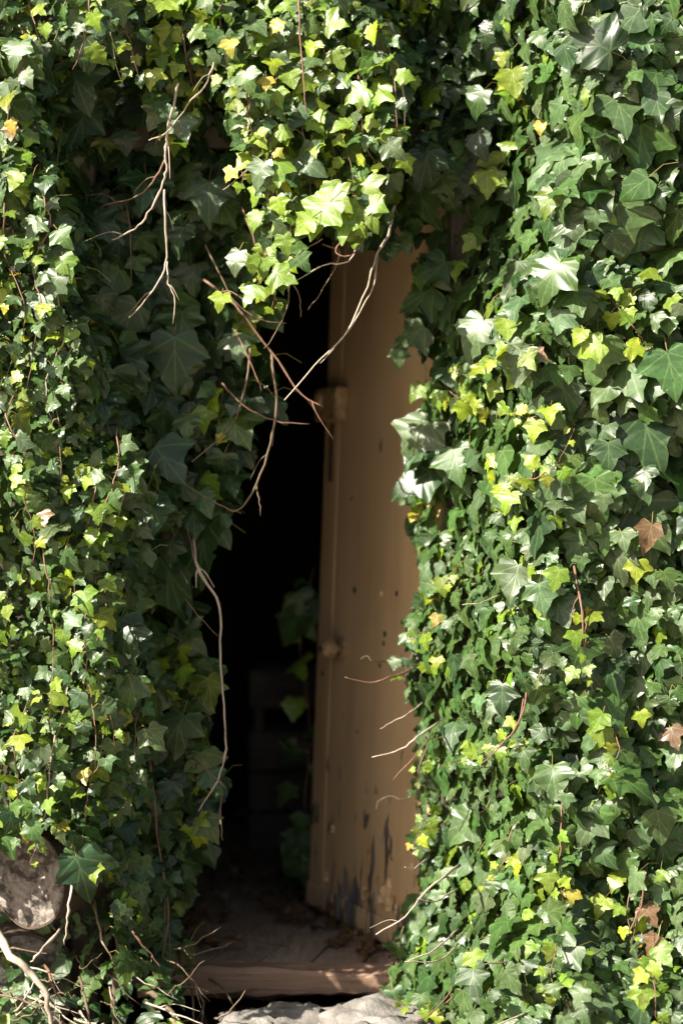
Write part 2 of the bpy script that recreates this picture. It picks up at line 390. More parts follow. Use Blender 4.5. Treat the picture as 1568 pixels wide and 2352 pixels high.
def make_door():
    """local frame: x from hinge (0) to free edge (-W); outer face at y = 0, thickness behind it; z up"""
    W, H, T = 0.765, 1.945, 0.042
    root = empty('wooden_door', (0.206, -0.105, 0.012))
    root.rotation_euler = (Matrix.Rotation(math.radians(2.1), 3, 'Y') @ Matrix.Rotation(math.radians(-67.0), 3, 'Z')).to_euler()
    tag(root, 'ochre painted wooden door standing ajar with flaking paint at its foot', 'door', kind='thing')
    def part(name, args, mat, parent=root, bev=0.003):
        v, f = box_vf(*args, bev); me = bpy.data.meshes.new(name); me.from_pydata([tuple(p) for p in v], [], f); me.materials.append(mat)
        return link(bpy.data.objects.new(name, me), parent)
    part('door_panel', (-W + 0.098, 0.0, 0.0, T, 0.0, H), M_PAINT, bev=0.002)
    part('edge_stile', (-W, -W + 0.0975, -0.0018, T + 0.002, -0.002, H), M_PAINT, bev=0.0016)
    part('bottom_rail', (-W + 0.010, -0.002, -0.013, -0.0046, 0.0, 0.062), M_PAINT, bev=0.003)
    def cyl(name, c, r, h, mat, parent, seg=18, dome=0.0):
        bm = bmesh.new()
        rings = [(r * 0.92, 0), (r, -h * 0.2), (r, -h * 0.75), (r * 0.86, -h), (r * 0.4, -h - dome)]
        loops = []
        for rr, yy in rings:
            loops.append([bm.verts.new((c[0] + rr * math.cos(2 * math.pi * k / seg), c[1] + yy, c[2] + rr * math.sin(2 * math.pi * k / seg))) for k in range(seg)])
        for a, b_ in zip(loops[:-1], loops[1:]):
            for k in range(seg): bm.faces.new((a[k], a[(k + 1) % seg], b_[(k + 1) % seg], b_[k]))
        bm.faces.new(loops[0]); bm.faces.new(loops[-1][::-1])
        bmesh.ops.recalc_face_normals(bm, faces=list(bm.faces))
        me = bpy.data.meshes.new(name); bm.to_mesh(me); bm.free(); me.materials.append(mat)
        me.polygons.foreach_set('use_smooth', [True] * len(me.polygons))
        return link(bpy.data.objects.new(name, me), parent)
    # rim lock box, painted over with the door, at the free edge
    lz = 1.365
    lock = part('rim_lock', (-W + 0.004, -W + 0.165, -0.042, -0.0022, lz, lz + 0.094), M_LOCK, bev=0.006)
    cyl('lock_cylinder', (-W + 0.050, -0.0422, lz + 0.060), 0.025, 0.014, M_LOCK, lock, dome=0.002)
    part('keyhole', (-W + 0.046, -W + 0.054, -0.0595, -0.0565, lz + 0.052, lz + 0.068), M_DARK, lock, bev=0.0005)
    for dx, dz in ((0.012, 0.012), (0.150, 0.012), (0.012, 0.082), (0.150, 0.082)):
        cyl('screw', (-W + dx, -0.0421, lz + dz), 0.006, 0.0022, M_IRON, lock, seg=8)
    part('latch_bolt', (-W - 0.022, -W + 0.0035, -0.024, -0.010, lz + 0.030, lz + 0.066), M_IRON, lock, bev=0.002)
    part('rust_streak', (-W + 0.052, -W + 0.068, -0.012, -0.0024, lz - 0.17, lz - 0.004), M_IRON, lock, bev=0.003)  # raised strip standing for the rust streak below the lock
    # round knob on a rose
    kz = 0.735
    kx = -W + 0.185
    kn = cyl('door_knob', (kx, -0.030, kz), 0.027, 0.034, M_LOCK, root, seg=22, dome=0.006)
    cyl('rose', (kx, -0.0004, kz), 0.030, 0.012, M_LOCK, kn, seg=20); cyl('knob_neck', (kx, -0.0125, kz), 0.015, 0.017, M_BRASS, kn, seg=14)
    part('key_slot', (kx - 0.012, kx + 0.012, -0.0715, -0.0680, kz - 0.003, kz + 0.003), M_DARK, kn, bev=0.0006)
    part('key_slot', (kx - 0.003, kx + 0.003, -0.0722, -0.0676, kz - 0.013, kz + 0.013), M_DARK, kn, bev=0.0006)
    # bare spots where nails have lifted the paint
    for x, z, r in ((-W + 0.245, 0.90, 0.010), (-W + 0.52, 0.905, 0.008), (-W + 0.455, 0.795, 0.009), (-W + 0.45, 0.77, 0.007), (-W + 0.43, 0.71, 0.006), (-W + 0.05, 0.655, 0.007), (-W + 0.2, 1.15, 0.005), (-W + 0.3, 0.52, 0.005)):
        cyl('nail_head', (x, 0.0004 if x > -W + 0.1 else -0.004, z), r, 0.0022, M_CHIP, root, seg=9)
    # curled flakes of paint lifting off near the foot
    fr = np.random.default_rng(15)
    for q in range(16):
        fx = -W + fr.uniform(0.13, 0.62); fz = 0.075 + abs(fr.normal(0, 0.10)); fw = fr.uniform(0.008, 0.022); fh = fr.uniform(0.02, 0.07); cu = fr.uniform(0.4, 1.1); sg = fr.choice((-1, 1)); vs, fs = [], []
        for j in range(5):
            for i in range(4):
                a = cu * i / 3; jag = fr.uniform(0.75, 1.0) if j in (0, 4) else 1.0
                vs.append((fx + sg * fw * math.sin(a * 1.3) / 1.2 + 0.004 * math.sin(j * 2.1 + q), -0.0012 - fw * (1 - math.cos(a * 1.4)) * jag, fz + fh * (j / 4 - 0.5) * jag))
        for j in range(4):
            for i in range(3): fs.append((j * 4 + i, j * 4 + i + 1, j * 4 + i + 5, j * 4 + i + 4))
        me = bpy.data.meshes.new('paint_flake'); me.from_pydata(vs, [], fs); me.materials.append(M_PAINT); link(bpy.data.objects.new('paint_flake', me), root)
    for z in (0.22, 1.70):                      # butt hinges on the hinge edge
        part('hinge', (0.0006, 0.004, 0.004, T - 0.004, z, z + 0.08), M_IRON)
    return root
make_door()

# ------------------------------------------------------------------ things inside the shed and at its foot
def make_crate():
    c = P(672, 1550, 1.55); w, d, h = 0.36, 0.30, 0.60
    x0, y0 = c.x - 0.13, 1.55
    r = empty('crate', (x0 + w / 2, y0 + d / 2, 0.002)); tag(r, 'tall grey slatted wooden crate standing in the dark behind the door', 'crate')
    for z in (0.0, 0.135, 0.27, 0.475):
        for yy in (y0, y0 + d - 0.014):
            v, f = box_vf(x0, x0 + w, yy, yy + 0.014, 0.004 + z, 0.004 + z + 0.125, 0.002); mesh_obj('slat', v, f, M_CRATE, r)
        for xx in (x0 - 0.0145, x0 + w + 0.0005):
            v, f = box_vf(xx, xx + 0.014, y0 + 0.002, y0 + d - 0.002, 0.004 + z, 0.004 + z + 0.125, 0.002); mesh_obj('slat', v, f, M_CRATE, r)
    for xx in (x0 + 0.002, x0 + w - 0.032):
        for yy in (y0 + 0.0145, y0 + d - 0.0445):
            v, f = box_vf(xx, xx + 0.03, yy, yy + 0.03, 0.003, 0.603, 0.002); mesh_obj('corner_post', v, f, M_CRATE, r)
make_crate()

def stone_mat():
    m, nt, N, L, b = new_mat('pale_lichened_stone')
    tc = N.new('ShaderNodeTexCoord')
    n1 = N.new('ShaderNodeTexNoise'); n1.inputs['Scale'].default_value = 14; n1.inputs['Detail'].default_value = 9
    n2 = N.new('ShaderNodeTexNoise'); n2.inputs['Scale'].default_value = 90; n2.inputs['Detail'].default_value = 4
    for n in (n1, n2): L.new(tc.outputs['Object'], n.inputs[0])
    r = ramp(N, [(0.32, (0.09, 0.078, 0.068)), (0.5, (0.18, 0.165, 0.15)), (0.68, (0.27, 0.255, 0.235))]); L.new(n1.outputs[0], r.inputs[0])
    L.new(r.outputs[0], b.inputs['Base Color']); b.inputs['Roughness'].default_value = 0.88
    ad = N.new('ShaderNodeMath'); L.new(n1.outputs[0], ad.inputs[0]); L.new(n2.outputs[0], ad.inputs[1])
    bp = N.new('ShaderNodeBump'); bp.inputs['Strength'].default_value = 0.6; bp.inputs['Distance'].default_value = 0.008; L.new(ad.outputs[0], bp.inputs['Height']); L.new(bp.outputs[0], b.inputs['Normal'])
    return m
M_STONE = stone_mat()
def make_stone(u, y, rx, ry, ztop, label, seed):
    r = np.random.default_rng(seed); bm = bmesh.new()
    bmesh.ops.create_icosphere(bm, subdivisions=4, radius=1)
    nz = Noise2(seed, 1.3); nz2 = Noise2(seed + 50, 0.45); zb = GZ - 0.03
    c = P(u, 1176, y); out = {}
    for v in bm.verts:
        x, yy, z = v.co
        a = 1 + 0.16 * float(nz(x + 3 * z, yy)) + 0.05 * float(nz2(x, yy + z))
        zz = math.copysign(abs(z) ** 0.35, z)
        top = ztop + 0.012 * float(nz2(x * 1.5, yy * 1.5)) + 0.010 * float(nz(x, yy))
        q = 0.9 if abs(z) < 0.6 else 1
        v.co = (c.x + x * rx * a, y + yy * ry * a, zb + (zz + 1) / 2 * (top - zb))
    bmesh.ops.recalc_face_normals(bm, faces=list(bm.faces))
    vs = [v.co.copy() for v in bm.verts]; bm.verts.index_update(); fs = [[v.index for v in f.verts] for f in bm.faces]; bm.free()
    o = mesh_obj('step_stone', vs, fs, M_STONE, smooth=True, at=(c.x, y, zb)); tag(o, label, 'stone', 'flat stones laid before the sill board')
make_stone(645, -0.37, 0.15, 0.14, -0.048, 'low grey flat stone in front of the sill board, beside the ivy roots', 3)
make_stone(880, -0.37, 0.165, 0.14, -0.034, 'pale cracked flat stone in front of the sill board, beside the large-leaved ivy', 8)

def log_mats():
    m, nt, N, L, b = new_mat('sawn_log_end')
    tc = N.new('ShaderNodeTexCoord'); 
    w = N.new('ShaderNodeTexWave'); w.wave_type = 'RINGS'; w.rings_direction = 'Y'; w.inputs['Scale'].default_value = 17; w.inputs['Distortion'].default_value = 9; w.inputs['Detail'].default_value = 3
    L.new(tc.outputs['Object'], w.inputs[0])
    n = N.new('ShaderNodeTexNoise'); n.inputs['Scale'].default_value = 26; n.inputs['Detail'].default_value = 9; n.inputs['Roughness'].default_value = 0.7; L.new(tc.outputs['Object'], n.inputs[0])
    r = ramp(N, [(0.0, (0.25, 0.22, 0.195)), (1.0, (0.33, 0.295, 0.265))]); L.new(w.outputs[0], r.inputs[0])
    r2 = ramp(N, [(0.42, (0.16, 0.14, 0.125)), (0.55, (1.05, 1.02, 1.0))]); L.new(n.outputs[0], r2.inputs[0])
    mx = N.new('ShaderNodeMix'); mx.data_type = 'RGBA'; mx.blend_type = 'MULTIPLY'; mx.inputs[0].default_value = 0.9
    L.new(r.outputs[0], mx.inputs[6]); L.new(r2.outputs[0], mx.inputs[7]); L.new(mx.outputs[2], b.inputs['Base Color']); b.inputs['Roughness'].default_value = 0.9
    bp = N.new('ShaderNodeBump'); bp.inputs['Strength'].default_value = 1.0; bp.inputs['Distance'].default_value = 0.012; L.new(n.outputs[0], bp.inputs['Height']); L.new(bp.outputs[0], b.inputs['Normal'])
    return m
M_LOGEND = log_mats()
M_BARK = wood_mat('log_bark', (0.05, 0.035, 0.025), (0.16, 0.11, 0.08), 0.95, (8, 2, 8), 0.9)
def make_log(c, r, length, yaw, label, seed, ell=1.0):
    rng = np.random.default_rng(seed); seg = 40; nz = Noise2(seed, 1.2)
    root = empty('cut_log', c); root.rotation_euler = (math.radians(4), 0, yaw); tag(root, label, 'log', 'cut logs under the ivy')
    ang = [2 * math.pi * k / seg for k in range(seg)]
    rad = [r * (1 + 0.06 * float(nz(math.cos(a), math.sin(a)))) for a in ang]
    def loop(y, s): return [(rad[k] * s * math.cos(ang[k]) * ell, y, rad[k] * s * math.sin(ang[k])) for k in range(seg)]
    vs = []; fs = []
    rings = [loop(0.004, 0.955), loop(0.0, 0.97), loop(0.0, 1.0)] + [loop(length * t, 1 + 0.015 * math.sin(9 * t + seed)) for t in (0.1, 0.3, 0.6, 1.0)]
    for l in rings: vs += l
    for i in range(len(rings) - 1):
        for k in range(seg): fs.append((i * seg + k, (i + 1) * seg + k, (i + 1) * seg + (k + 1) % seg, i * seg + (k + 1) % seg))
    fs.append(tuple((len(rings) - 1) * seg + k for k in range(seg))[::-1])
    me = bpy.data.meshes.new('bark'); me.from_pydata(vs, [], fs); me.materials.append(M_BARK); link(bpy.data.objects.new('bark', me), root)
    vs = [(0, 0.004, 0)]; fs = []; S = (0.25, 0.5, 0.75, 0.952)
    for s in S: vs += [(p[0], 0.003 + 0.0007 * rng.normal(), p[2]) for p in loop(0, s)]
    # a drying check runs out from the heart
    for i in range(len(S)):
        k = 2; x, y, z = vs[1 + i * seg + k]; vs[1 + i * seg + k] = (x, 0.008, z)
        k = 22; x, y, z = vs[1 + i * seg + k]; vs[1 + i * seg + k] = (x, 0.007, z)
    for k in range(seg): fs.append((0, 1 + k, 1 + (k + 1) % seg))
    for i in range(len(S) - 1):
        for k in range(seg): fs.append((1 + i * seg + k, 1 + (i + 1) * seg + k, 1 + (i + 1) * seg + (k + 1) % seg, 1 + i * seg + (k + 1) % seg))
    me = bpy.data.meshes.new('sawn_end'); me.from_pydata(vs, [], fs); me.materials.append(M_LOGEND); link(bpy.data.objects.new('sawn_end', me), root)
lc = P(62, 2022, -0.46)
make_log((lc.x, -0.46, lc.z), 0.112, 0.32, math.radians(-22), 'upper cut log with its weathered sawn end showing among ivy leaves', 4, 0.92)
make_log((lc.x - 0.05, -0.30, GZ + 0.137), 0.145, 0.30, math.radians(20), 'dark thick log lying on the soil underneath another cut log', 9)

# ------------------------------------------------------------------ ivy leaves
def leaf_template(lob, lat, bas, asym, curl, fold, rng, simple=False):
    """5-lobed ivy leaf: stalk joins at 0,0, tip at 0,1; returns verts, faces (about 26 triangles)"""
    sx = 0.44 - 0.13 * lob                                           # depth of the upper sinus
    h = [(0.00, 0.0), (0.10, -0.085 * bas), (0.23, -0.145 * bas), (0.36 * lat, -0.13 * bas), (0.445 * lat, -0.06 * bas), (0.465 * lat, 0.03), (0.485 * lat, 0.115), (0.565 * lat, 0.19),
         (0.635 * lat, 0.275), (0.668 * lat, 0.350), (0.555 * lat, 0.395), (0.45 * lat, 0.435), (sx, 0.50), (sx * 0.86, 0.60), (0.225, 0.72), (0.13, 0.85), (0.045, 0.955)]
    if simple:
        h = [(0.0, 0.0), (0.12, -0.08 * bas), (0.27, -0.09 * bas), (0.42 * lat, 0.0), (0.50 * lat, 0.12), (0.51 * lat, 0.25), (0.46 * lat, 0.38), (0.37, 0.52), (0.27, 0.66), (0.16, 0.81), (0.08, 0.92)]
    mid = [(0, 0.0), (0, 0.22), (0, 0.5), (0, 0.78), (0, 1.0)]
    wv = rng.uniform(-1, 1, 6)
    def z(x, y):
        r = math.hypot(x, y - 0.3)
        zz = fold * abs(x) - curl * r * r * 0.9
        zz += 0.22 * wv[0] * x * (y - 0.2) + 0.10 * math.sin(9 * x + wv[1] * 3) * wv[2] * abs(x) + 0.06 * wv[3] * math.sin(7 * y + wv[4] * 3)
        zz += 0.035 * math.sin(14 * math.atan2(y - 0.2, abs(x) + 0.05) + wv[4] * 4) * min(1, r * 2)
        zz -= (0.16 + 0.14 * wv[5]) * y * y + 0.25 * max(0, y - 0.6) ** 2
        return zz
    vs = [(0, y, z(0, y)) for _, y in mid]; fs = []
    for sgn in (1, -1):
        base = len(vs); k = 1 + asym * sgn
        pts = [(sgn * x * k + sgn * rng.normal(0, 0.012) * (x > 0.06), y + rng.normal(0, 0.012) * (x > 0.02)) for x, y in h[1:]]
        vs += [(x, y, z(x, y)) for x, y in pts]
        chain = [base + i for i in range(len(pts))]
        # midrib vertex feeding each outline point
        feed = []
        for x, y in pts:
            feed.append(0 if y < 0.16 else 1 if y < 0.40 else 2 if y < 0.62 else 3)
        
        prev = 0
        for i in range(len(chain) - 1):
            a, b = chain[i], chain[i + 1]
            fa, fb = feed[i], feed[i + 1]
            fs.append((fa, a, b))
            for q in range(fa, fb): fs.append((q, b, q + 1))
        for q in range(feed[-1], 4): fs.append((q, chain[-1], q + 1))
        if sgn < 0:
            n0 = sum(1 for _ in ())
    half = len(fs) // 2
    fs = fs[:half] + [(a, c, b) for a, b, c in fs[half:]]
    # face towards +z
    return np.array(vs, float), np.array(fs, int)

TR = np.random.default_rng(77)
TEMPL = []
for i in range(22):
    U_ = TR.uniform
    if i < 14: TEMPL.append(leaf_template(U_(0.7, 1.35), U_(0.86, 1.10), U_(0.5, 1.3), U_(-0.14, 0.14), U_(-0.05, 0.5), U_(-0.08, 0.34), TR))
    elif i < 19: TEMPL.append(leaf_template(U_(-0.2, 0.3), U_(0.70, 0.92), U_(0.4, 1.1), U_(-0.14, 0.14), U_(-0.1, 0.55), U_(-0.08, 0.36), TR))
    else: TEMPL.append(leaf_template(0, U_(0.8, 1.0), U_(0.5, 1.0), U_(-0.1, 0.1), U_(0.0, 0.5), U_(0.0, 0.35), TR, True))
CURLED = len(TEMPL)
for i in range(3): TEMPL.append(leaf_template(1.0, 0.8, 1.0, 0.1, 1.1, 0.75, TR))

def to_mesh_attrs(me, co_leaf, tint=None):
    a = me.attributes.new('leafco', 'FLOAT_VECTOR', 'POINT'); a.data.foreach_set('vector', co_leaf.astype(np.float32).ravel())
    if tint is not None:
        t = me.attributes.new('tint', 'FLOAT_COLOR', 'POINT'); t.data.foreach_set('color', tint.astype(np.float32).ravel())

TEMPL_MESH = []
for i, (v, f) in enumerate(TEMPL):
    me = bpy.data.meshes.new('leaf'); me.from_pydata(v.tolist(), [], f.tolist())
    me.polygons.foreach_set('use_smooth', [True] * len(f)); me.materials.append(M_LEAF_O)
    to_mesh_attrs(me, v * np.array([1, 1, 0])); me.update(); TEMPL_MESH.append(me)

# leaf colours (surface colours, linear; the pale one also holds sunlit sheen)
C_DARK, C_MID, C_FRESH, C_YELLOW, C_GOLD, C_DEAD, C_PALE = (np.array(c) for c in (
    (0.023, 0.055, 0.018), (0.050, 0.100, 0.026), (0.125, 0.195, 0.018), (0.20, 0.265, 0.018), (0.30, 0.26, 0.03), (0.15, 0.088, 0.05), (0.074, 0.120, 0.050)))

class Ivy:
    def __init__(self, label, base, rng_seed):
        self.root = empty('climbing_ivy', base); tag(self.root, label, 'ivy', 'ivy plants grown over the shed')
        self.base = Vector(base)
        self.P, self.N, self.T, self.S, self.C, self.V = [], [], [], [], [], []
        self.pet = []            # stalk segments
        self.rng = np.random.default_rng(rng_seed)
        self.dead = []
    def add(self, p, n, t, s, c, var, pet=None):
        self.P.append(p); self.N.append(n); self.T.append(t); self.S.append(s); self.C.append(c); self.V.append(var)
        if pet is not None: self.pet.append((p, pet, s))

IVIES = []
def new_ivy(label, base, seed):
    i = Ivy(label, base, seed); IVIES.append(i); return i

def in_poly(u, v, poly):
    poly = np.asarray(poly, float); inside = np.zeros(len(u), bool)
    x0, y0 = poly[-1]
    for x1, y1 in poly:
        c = ((y1 > v) != (y0 > v)) & (u < (x0 - x1) * (v - y1) / (y0 - y1 + 1e-12) + x1)
        inside ^= c; x0, y0 = x1, y1
    return inside

def unit(a): return a / np.maximum(np.linalg.norm(a, axis=-1, keepdims=True), 1e-9)

def pick_colour(rng, mix):
    """mix: chances for dark, mid, fresh, yellow, gold, pale"""
    k = rng.choice(6, p=np.array(mix) / sum(mix))
    c = (C_DARK, C_MID, C_FRESH, C_YELLOW, C_GOLD, C_PALE)[k]
    c = c * rng.uniform(0.75, 1.3) * (1 + rng.normal(0, 0.06, 3))
    if k in (0, 1): c = c + rng.uniform(0, 0.25) * (C_FRESH - c) * rng.uniform(0, 0.6)
    return np.clip(c, 0.004, 0.8)

def bulk(ivy, poly, yfun, size, colour, layers=((0.0, 1.0), (0.05, 0.9), (0.11, 0.8), (0.19, 0.6)), spacing=0.56, wild=0.29, up=0.42, petioles=True):
    """shingled leaves over the sheet y = yfun(u, v); size(u, v) gives the leaf length in photo units"""
    rng = ivy.rng; poly = np.array(poly, float)
    lo, hi = poly.min(0), poly.max(0)
    for li, (dep, dens) in enumerate(layers):
        cell = 60.0; grid = {}
        ncand = int((hi - lo).prod() / 70 * dens)
        U = rng.uniform(lo[0], hi[0], ncand); V = rng.uniform(lo[1], hi[1], ncand)
        ok = in_poly(U, V, poly); U, V = U[ok], V[ok]
        S = np.maximum(14, size(U, V) * np.exp(np.clip(rng.normal(0, 0.34, len(U)), -0.6, 0.52)))
        order = rng.permutation(len(S))
        keep = []
        for i in order:
            u, v, s = U[i], V[i], S[i]; g = (int(u // cell), int(v // cell)); bad = False
            for a in (-1, 0, 1):
                for b in (-1, 0, 1):
                    for (u2, v2, s2) in grid.get((g[0] + a, g[1] + b), ()):
                        if (u - u2) ** 2 + (v - v2) ** 2 < (spacing * 0.5 * (s + s2)) ** 2 / max(dens, 0.3): bad = True; break
                    if bad: break
                if bad: break
            if not bad:
                grid.setdefault(g, []).append((u, v, s)); keep.append(i)
        keep = np.array(keep, int); U, V, S = U[keep], V[keep], S[keep]
        Y = yfun(U, V) + dep + rng.normal(0, 0.018, len(U))
        sc = K * (D + Y); e = 6.0
        gx = (yfun(U + e, V) - yfun(U - e, V)) / (2 * e * sc); gz = -(yfun(U, V + e) - yfun(U, V - e)) / (2 * e * sc)
        gx, gz = np.clip(gx, -2.2, 2.2), np.clip(gz, -1.2, 1.2)
        n = unit(np.stack([gx, -np.ones_like(gx), gz], 1))
        n = unit(n + np.array([-0.30, -0.1, up]) + rng.normal(0, wild, (len(U), 3)))
        t = np.stack([rng.normal(0, 0.55, len(U)), rng.normal(-0.1, 0.25, len(U)), -np.ones(len(U))], 1)
        t = unit(t - n * (t * n).sum(1, keepdims=True))
        pos = np.stack([(U - 784) * sc, Y, CAMH - (V - 1176) * sc], 1)
        L = S * sc / 1.08
        for i in range(len(U)):
            var = int(rng.integers(0, 14) if rng.random() < 0.68 else rng.integers(14, 22))
            p = pos[i] - t[i] * 0.4 * L[i]
            pet = None
            if petioles and li == 0: pet = p - t[i] * L[i] * rng.uniform(0.3, 0.8) - n[i] * L[i] * rng.uniform(0.5, 1.1) + rng.normal(0, 0.2, 3) * L[i]
            c = colour(U[i], V[i], rng)
            if S[i] > 58 and c[0] > 0.09: c = pick_colour(rng, (0.6, 1.2, 0, 0, 0, 0.5))   # only young, small leaves are yellow
            ivy.add(p, n[i], t[i], L[i], c, var, pet)

def strand(ivy, pts, r, leaf, colour, step=0.028, mat=None, tip_yellow=0.7, face=(-0.32, -1, 0.42), name='stem', start=0.12, droop=1.0):
    """a runner: one stem tube, leaves standing off it left and right on stalks"""
    rng = ivy.rng
    pts = [Vector(p) for p in pts]; pts[0].y += 0.09
    path = smooth_path(pts, 5, 0.0016, rng); n = len(path)
    rad = [r * (1 - 0.65 * i / (n - 1)) * rng.uniform(0.9, 1.1) for i in range(n)]
    vs, fs = tube_vf(path, rad, 6)
    mesh_obj(name, vs, fs, mat or M_STEM_RED, ivy.root, smooth=True)
    if leaf <= 0: return
    acc = 0.0; tot = sum((path[i + 1] - path[i]).length for i in range(n - 1)); run = 0; side = 1; nxt = tot * start
    for i in range(n - 1):
        seg = path[i + 1] - path[i]; ln = seg.length
        while nxt < run + ln and ln > 1e-6:
            f = (nxt - run) / ln; q = np.array(path[i] + seg * f); k = nxt / tot
            d = np.array(seg / ln); nf = unit(np.array(face) + rng.normal(0, 0.42, 3))
            lat = unit(np.cross(nf, d)) * side
            s = leaf * (1.15 - 0.55 * k ** 2) * math.exp(rng.normal(0, 0.25))
            base = q + lat * s * rng.uniform(0.25, 0.6) + nf * s * rng.uniform(0.1, 0.6)
            t = lat * rng.uniform(0.1, 0.9) + np.array([0, 0, -1]) * droop * rng.uniform(0.5, 1.1) + rng.normal(0, 0.2, 3)
            t = unit(t - nf * (t * nf).sum())
            young = rng.random() < tip_yellow * k ** 1.6
            c = pick_colour(rng, (0, 0.15, 1, 0.7, 0.10, 0)) if young else colour(0, 0, rng)
            ivy.add(base, nf, t, s * (0.75 if young and k > 0.8 else 1), c, int(rng.integers(0, 19)), q)
            side = -side; nxt += step * rng.uniform(0.6, 1.4)
        run += ln

def hero(ivy, u, v, y, size, ang, c, var=None, n=(-0.30, -1, 0.40), jitter=0.15):
    rng = ivy.rng; p = np.array(P(u, v, y)); nn = unit(np.array(n, float) + rng.normal(0, jitter, 3)); a = math.radians(ang)
    t = np.array([math.sin(a), 0, -math.cos(a)]); t = unit(t - nn * (t * nn).sum()); L = size * K * (D + y)
    b = p - t * L * 0.4
    ivy.add(b, nn, t, L, np.array(c) * (1 + rng.normal(0, 0.05, 3)), int(rng.integers(0, 16)) if var is None else var, b - t * L * 0.6 - nn * L * 0.5 + rng.normal(0, .1, 3) * L)

def twig(ivy, pix, y0, y1, w, mat, name='bare_twig', sides=6, jit=0.0012, side_twigs=0, deep=0.10):
    n = len(pix); rng = ivy.rng
    pts = [P(u, v, y0 + (y1 - y0) * i / (n - 1)) for i, (u, v) in enumerate(pix)]
    pts[0].y += deep                                                          # it leaves the plant from within
    path = smooth_path(pts, 4, jit, rng); m = len(path); r0 = w * 0.42 * K * (D + y0)
    # small knuckles where leaves once stood
    rad = [r0 * (1 - 0.6 * i / (m - 1)) * (1.35 if rng.random() < 0.16 else rng.uniform(0.9, 1.08)) for i in range(m)]
    vs, fs = tube_vf(path, rad, sides)
    mesh_obj(name, vs, fs, mat, ivy.root, smooth=True)
    for _ in range(side_twigs):
        i = int(rng.integers(2, m - 2)); d = path[i + 1] - path[i - 1]; d.normalize()
        q = Vector(rng.normal(0, 1, 3)); q = (q - d * q.dot(d)).normalized()
        l = rng.uniform(0.02, 0.05); v2, f2 = tube_vf(smooth_path([path[i], path[i] + (d * 0.6 + q * 0.5) * l, path[i] + (d * 1.1 + q * 0.6 + Vector((0, 0, -0.2))) * l * 1.6], 3), [rad[i] * k for k in np.linspace(0.6, 0.25, 7)], 5)
        mesh_obj(name, v2, f2, mat, ivy.root, smooth=True)

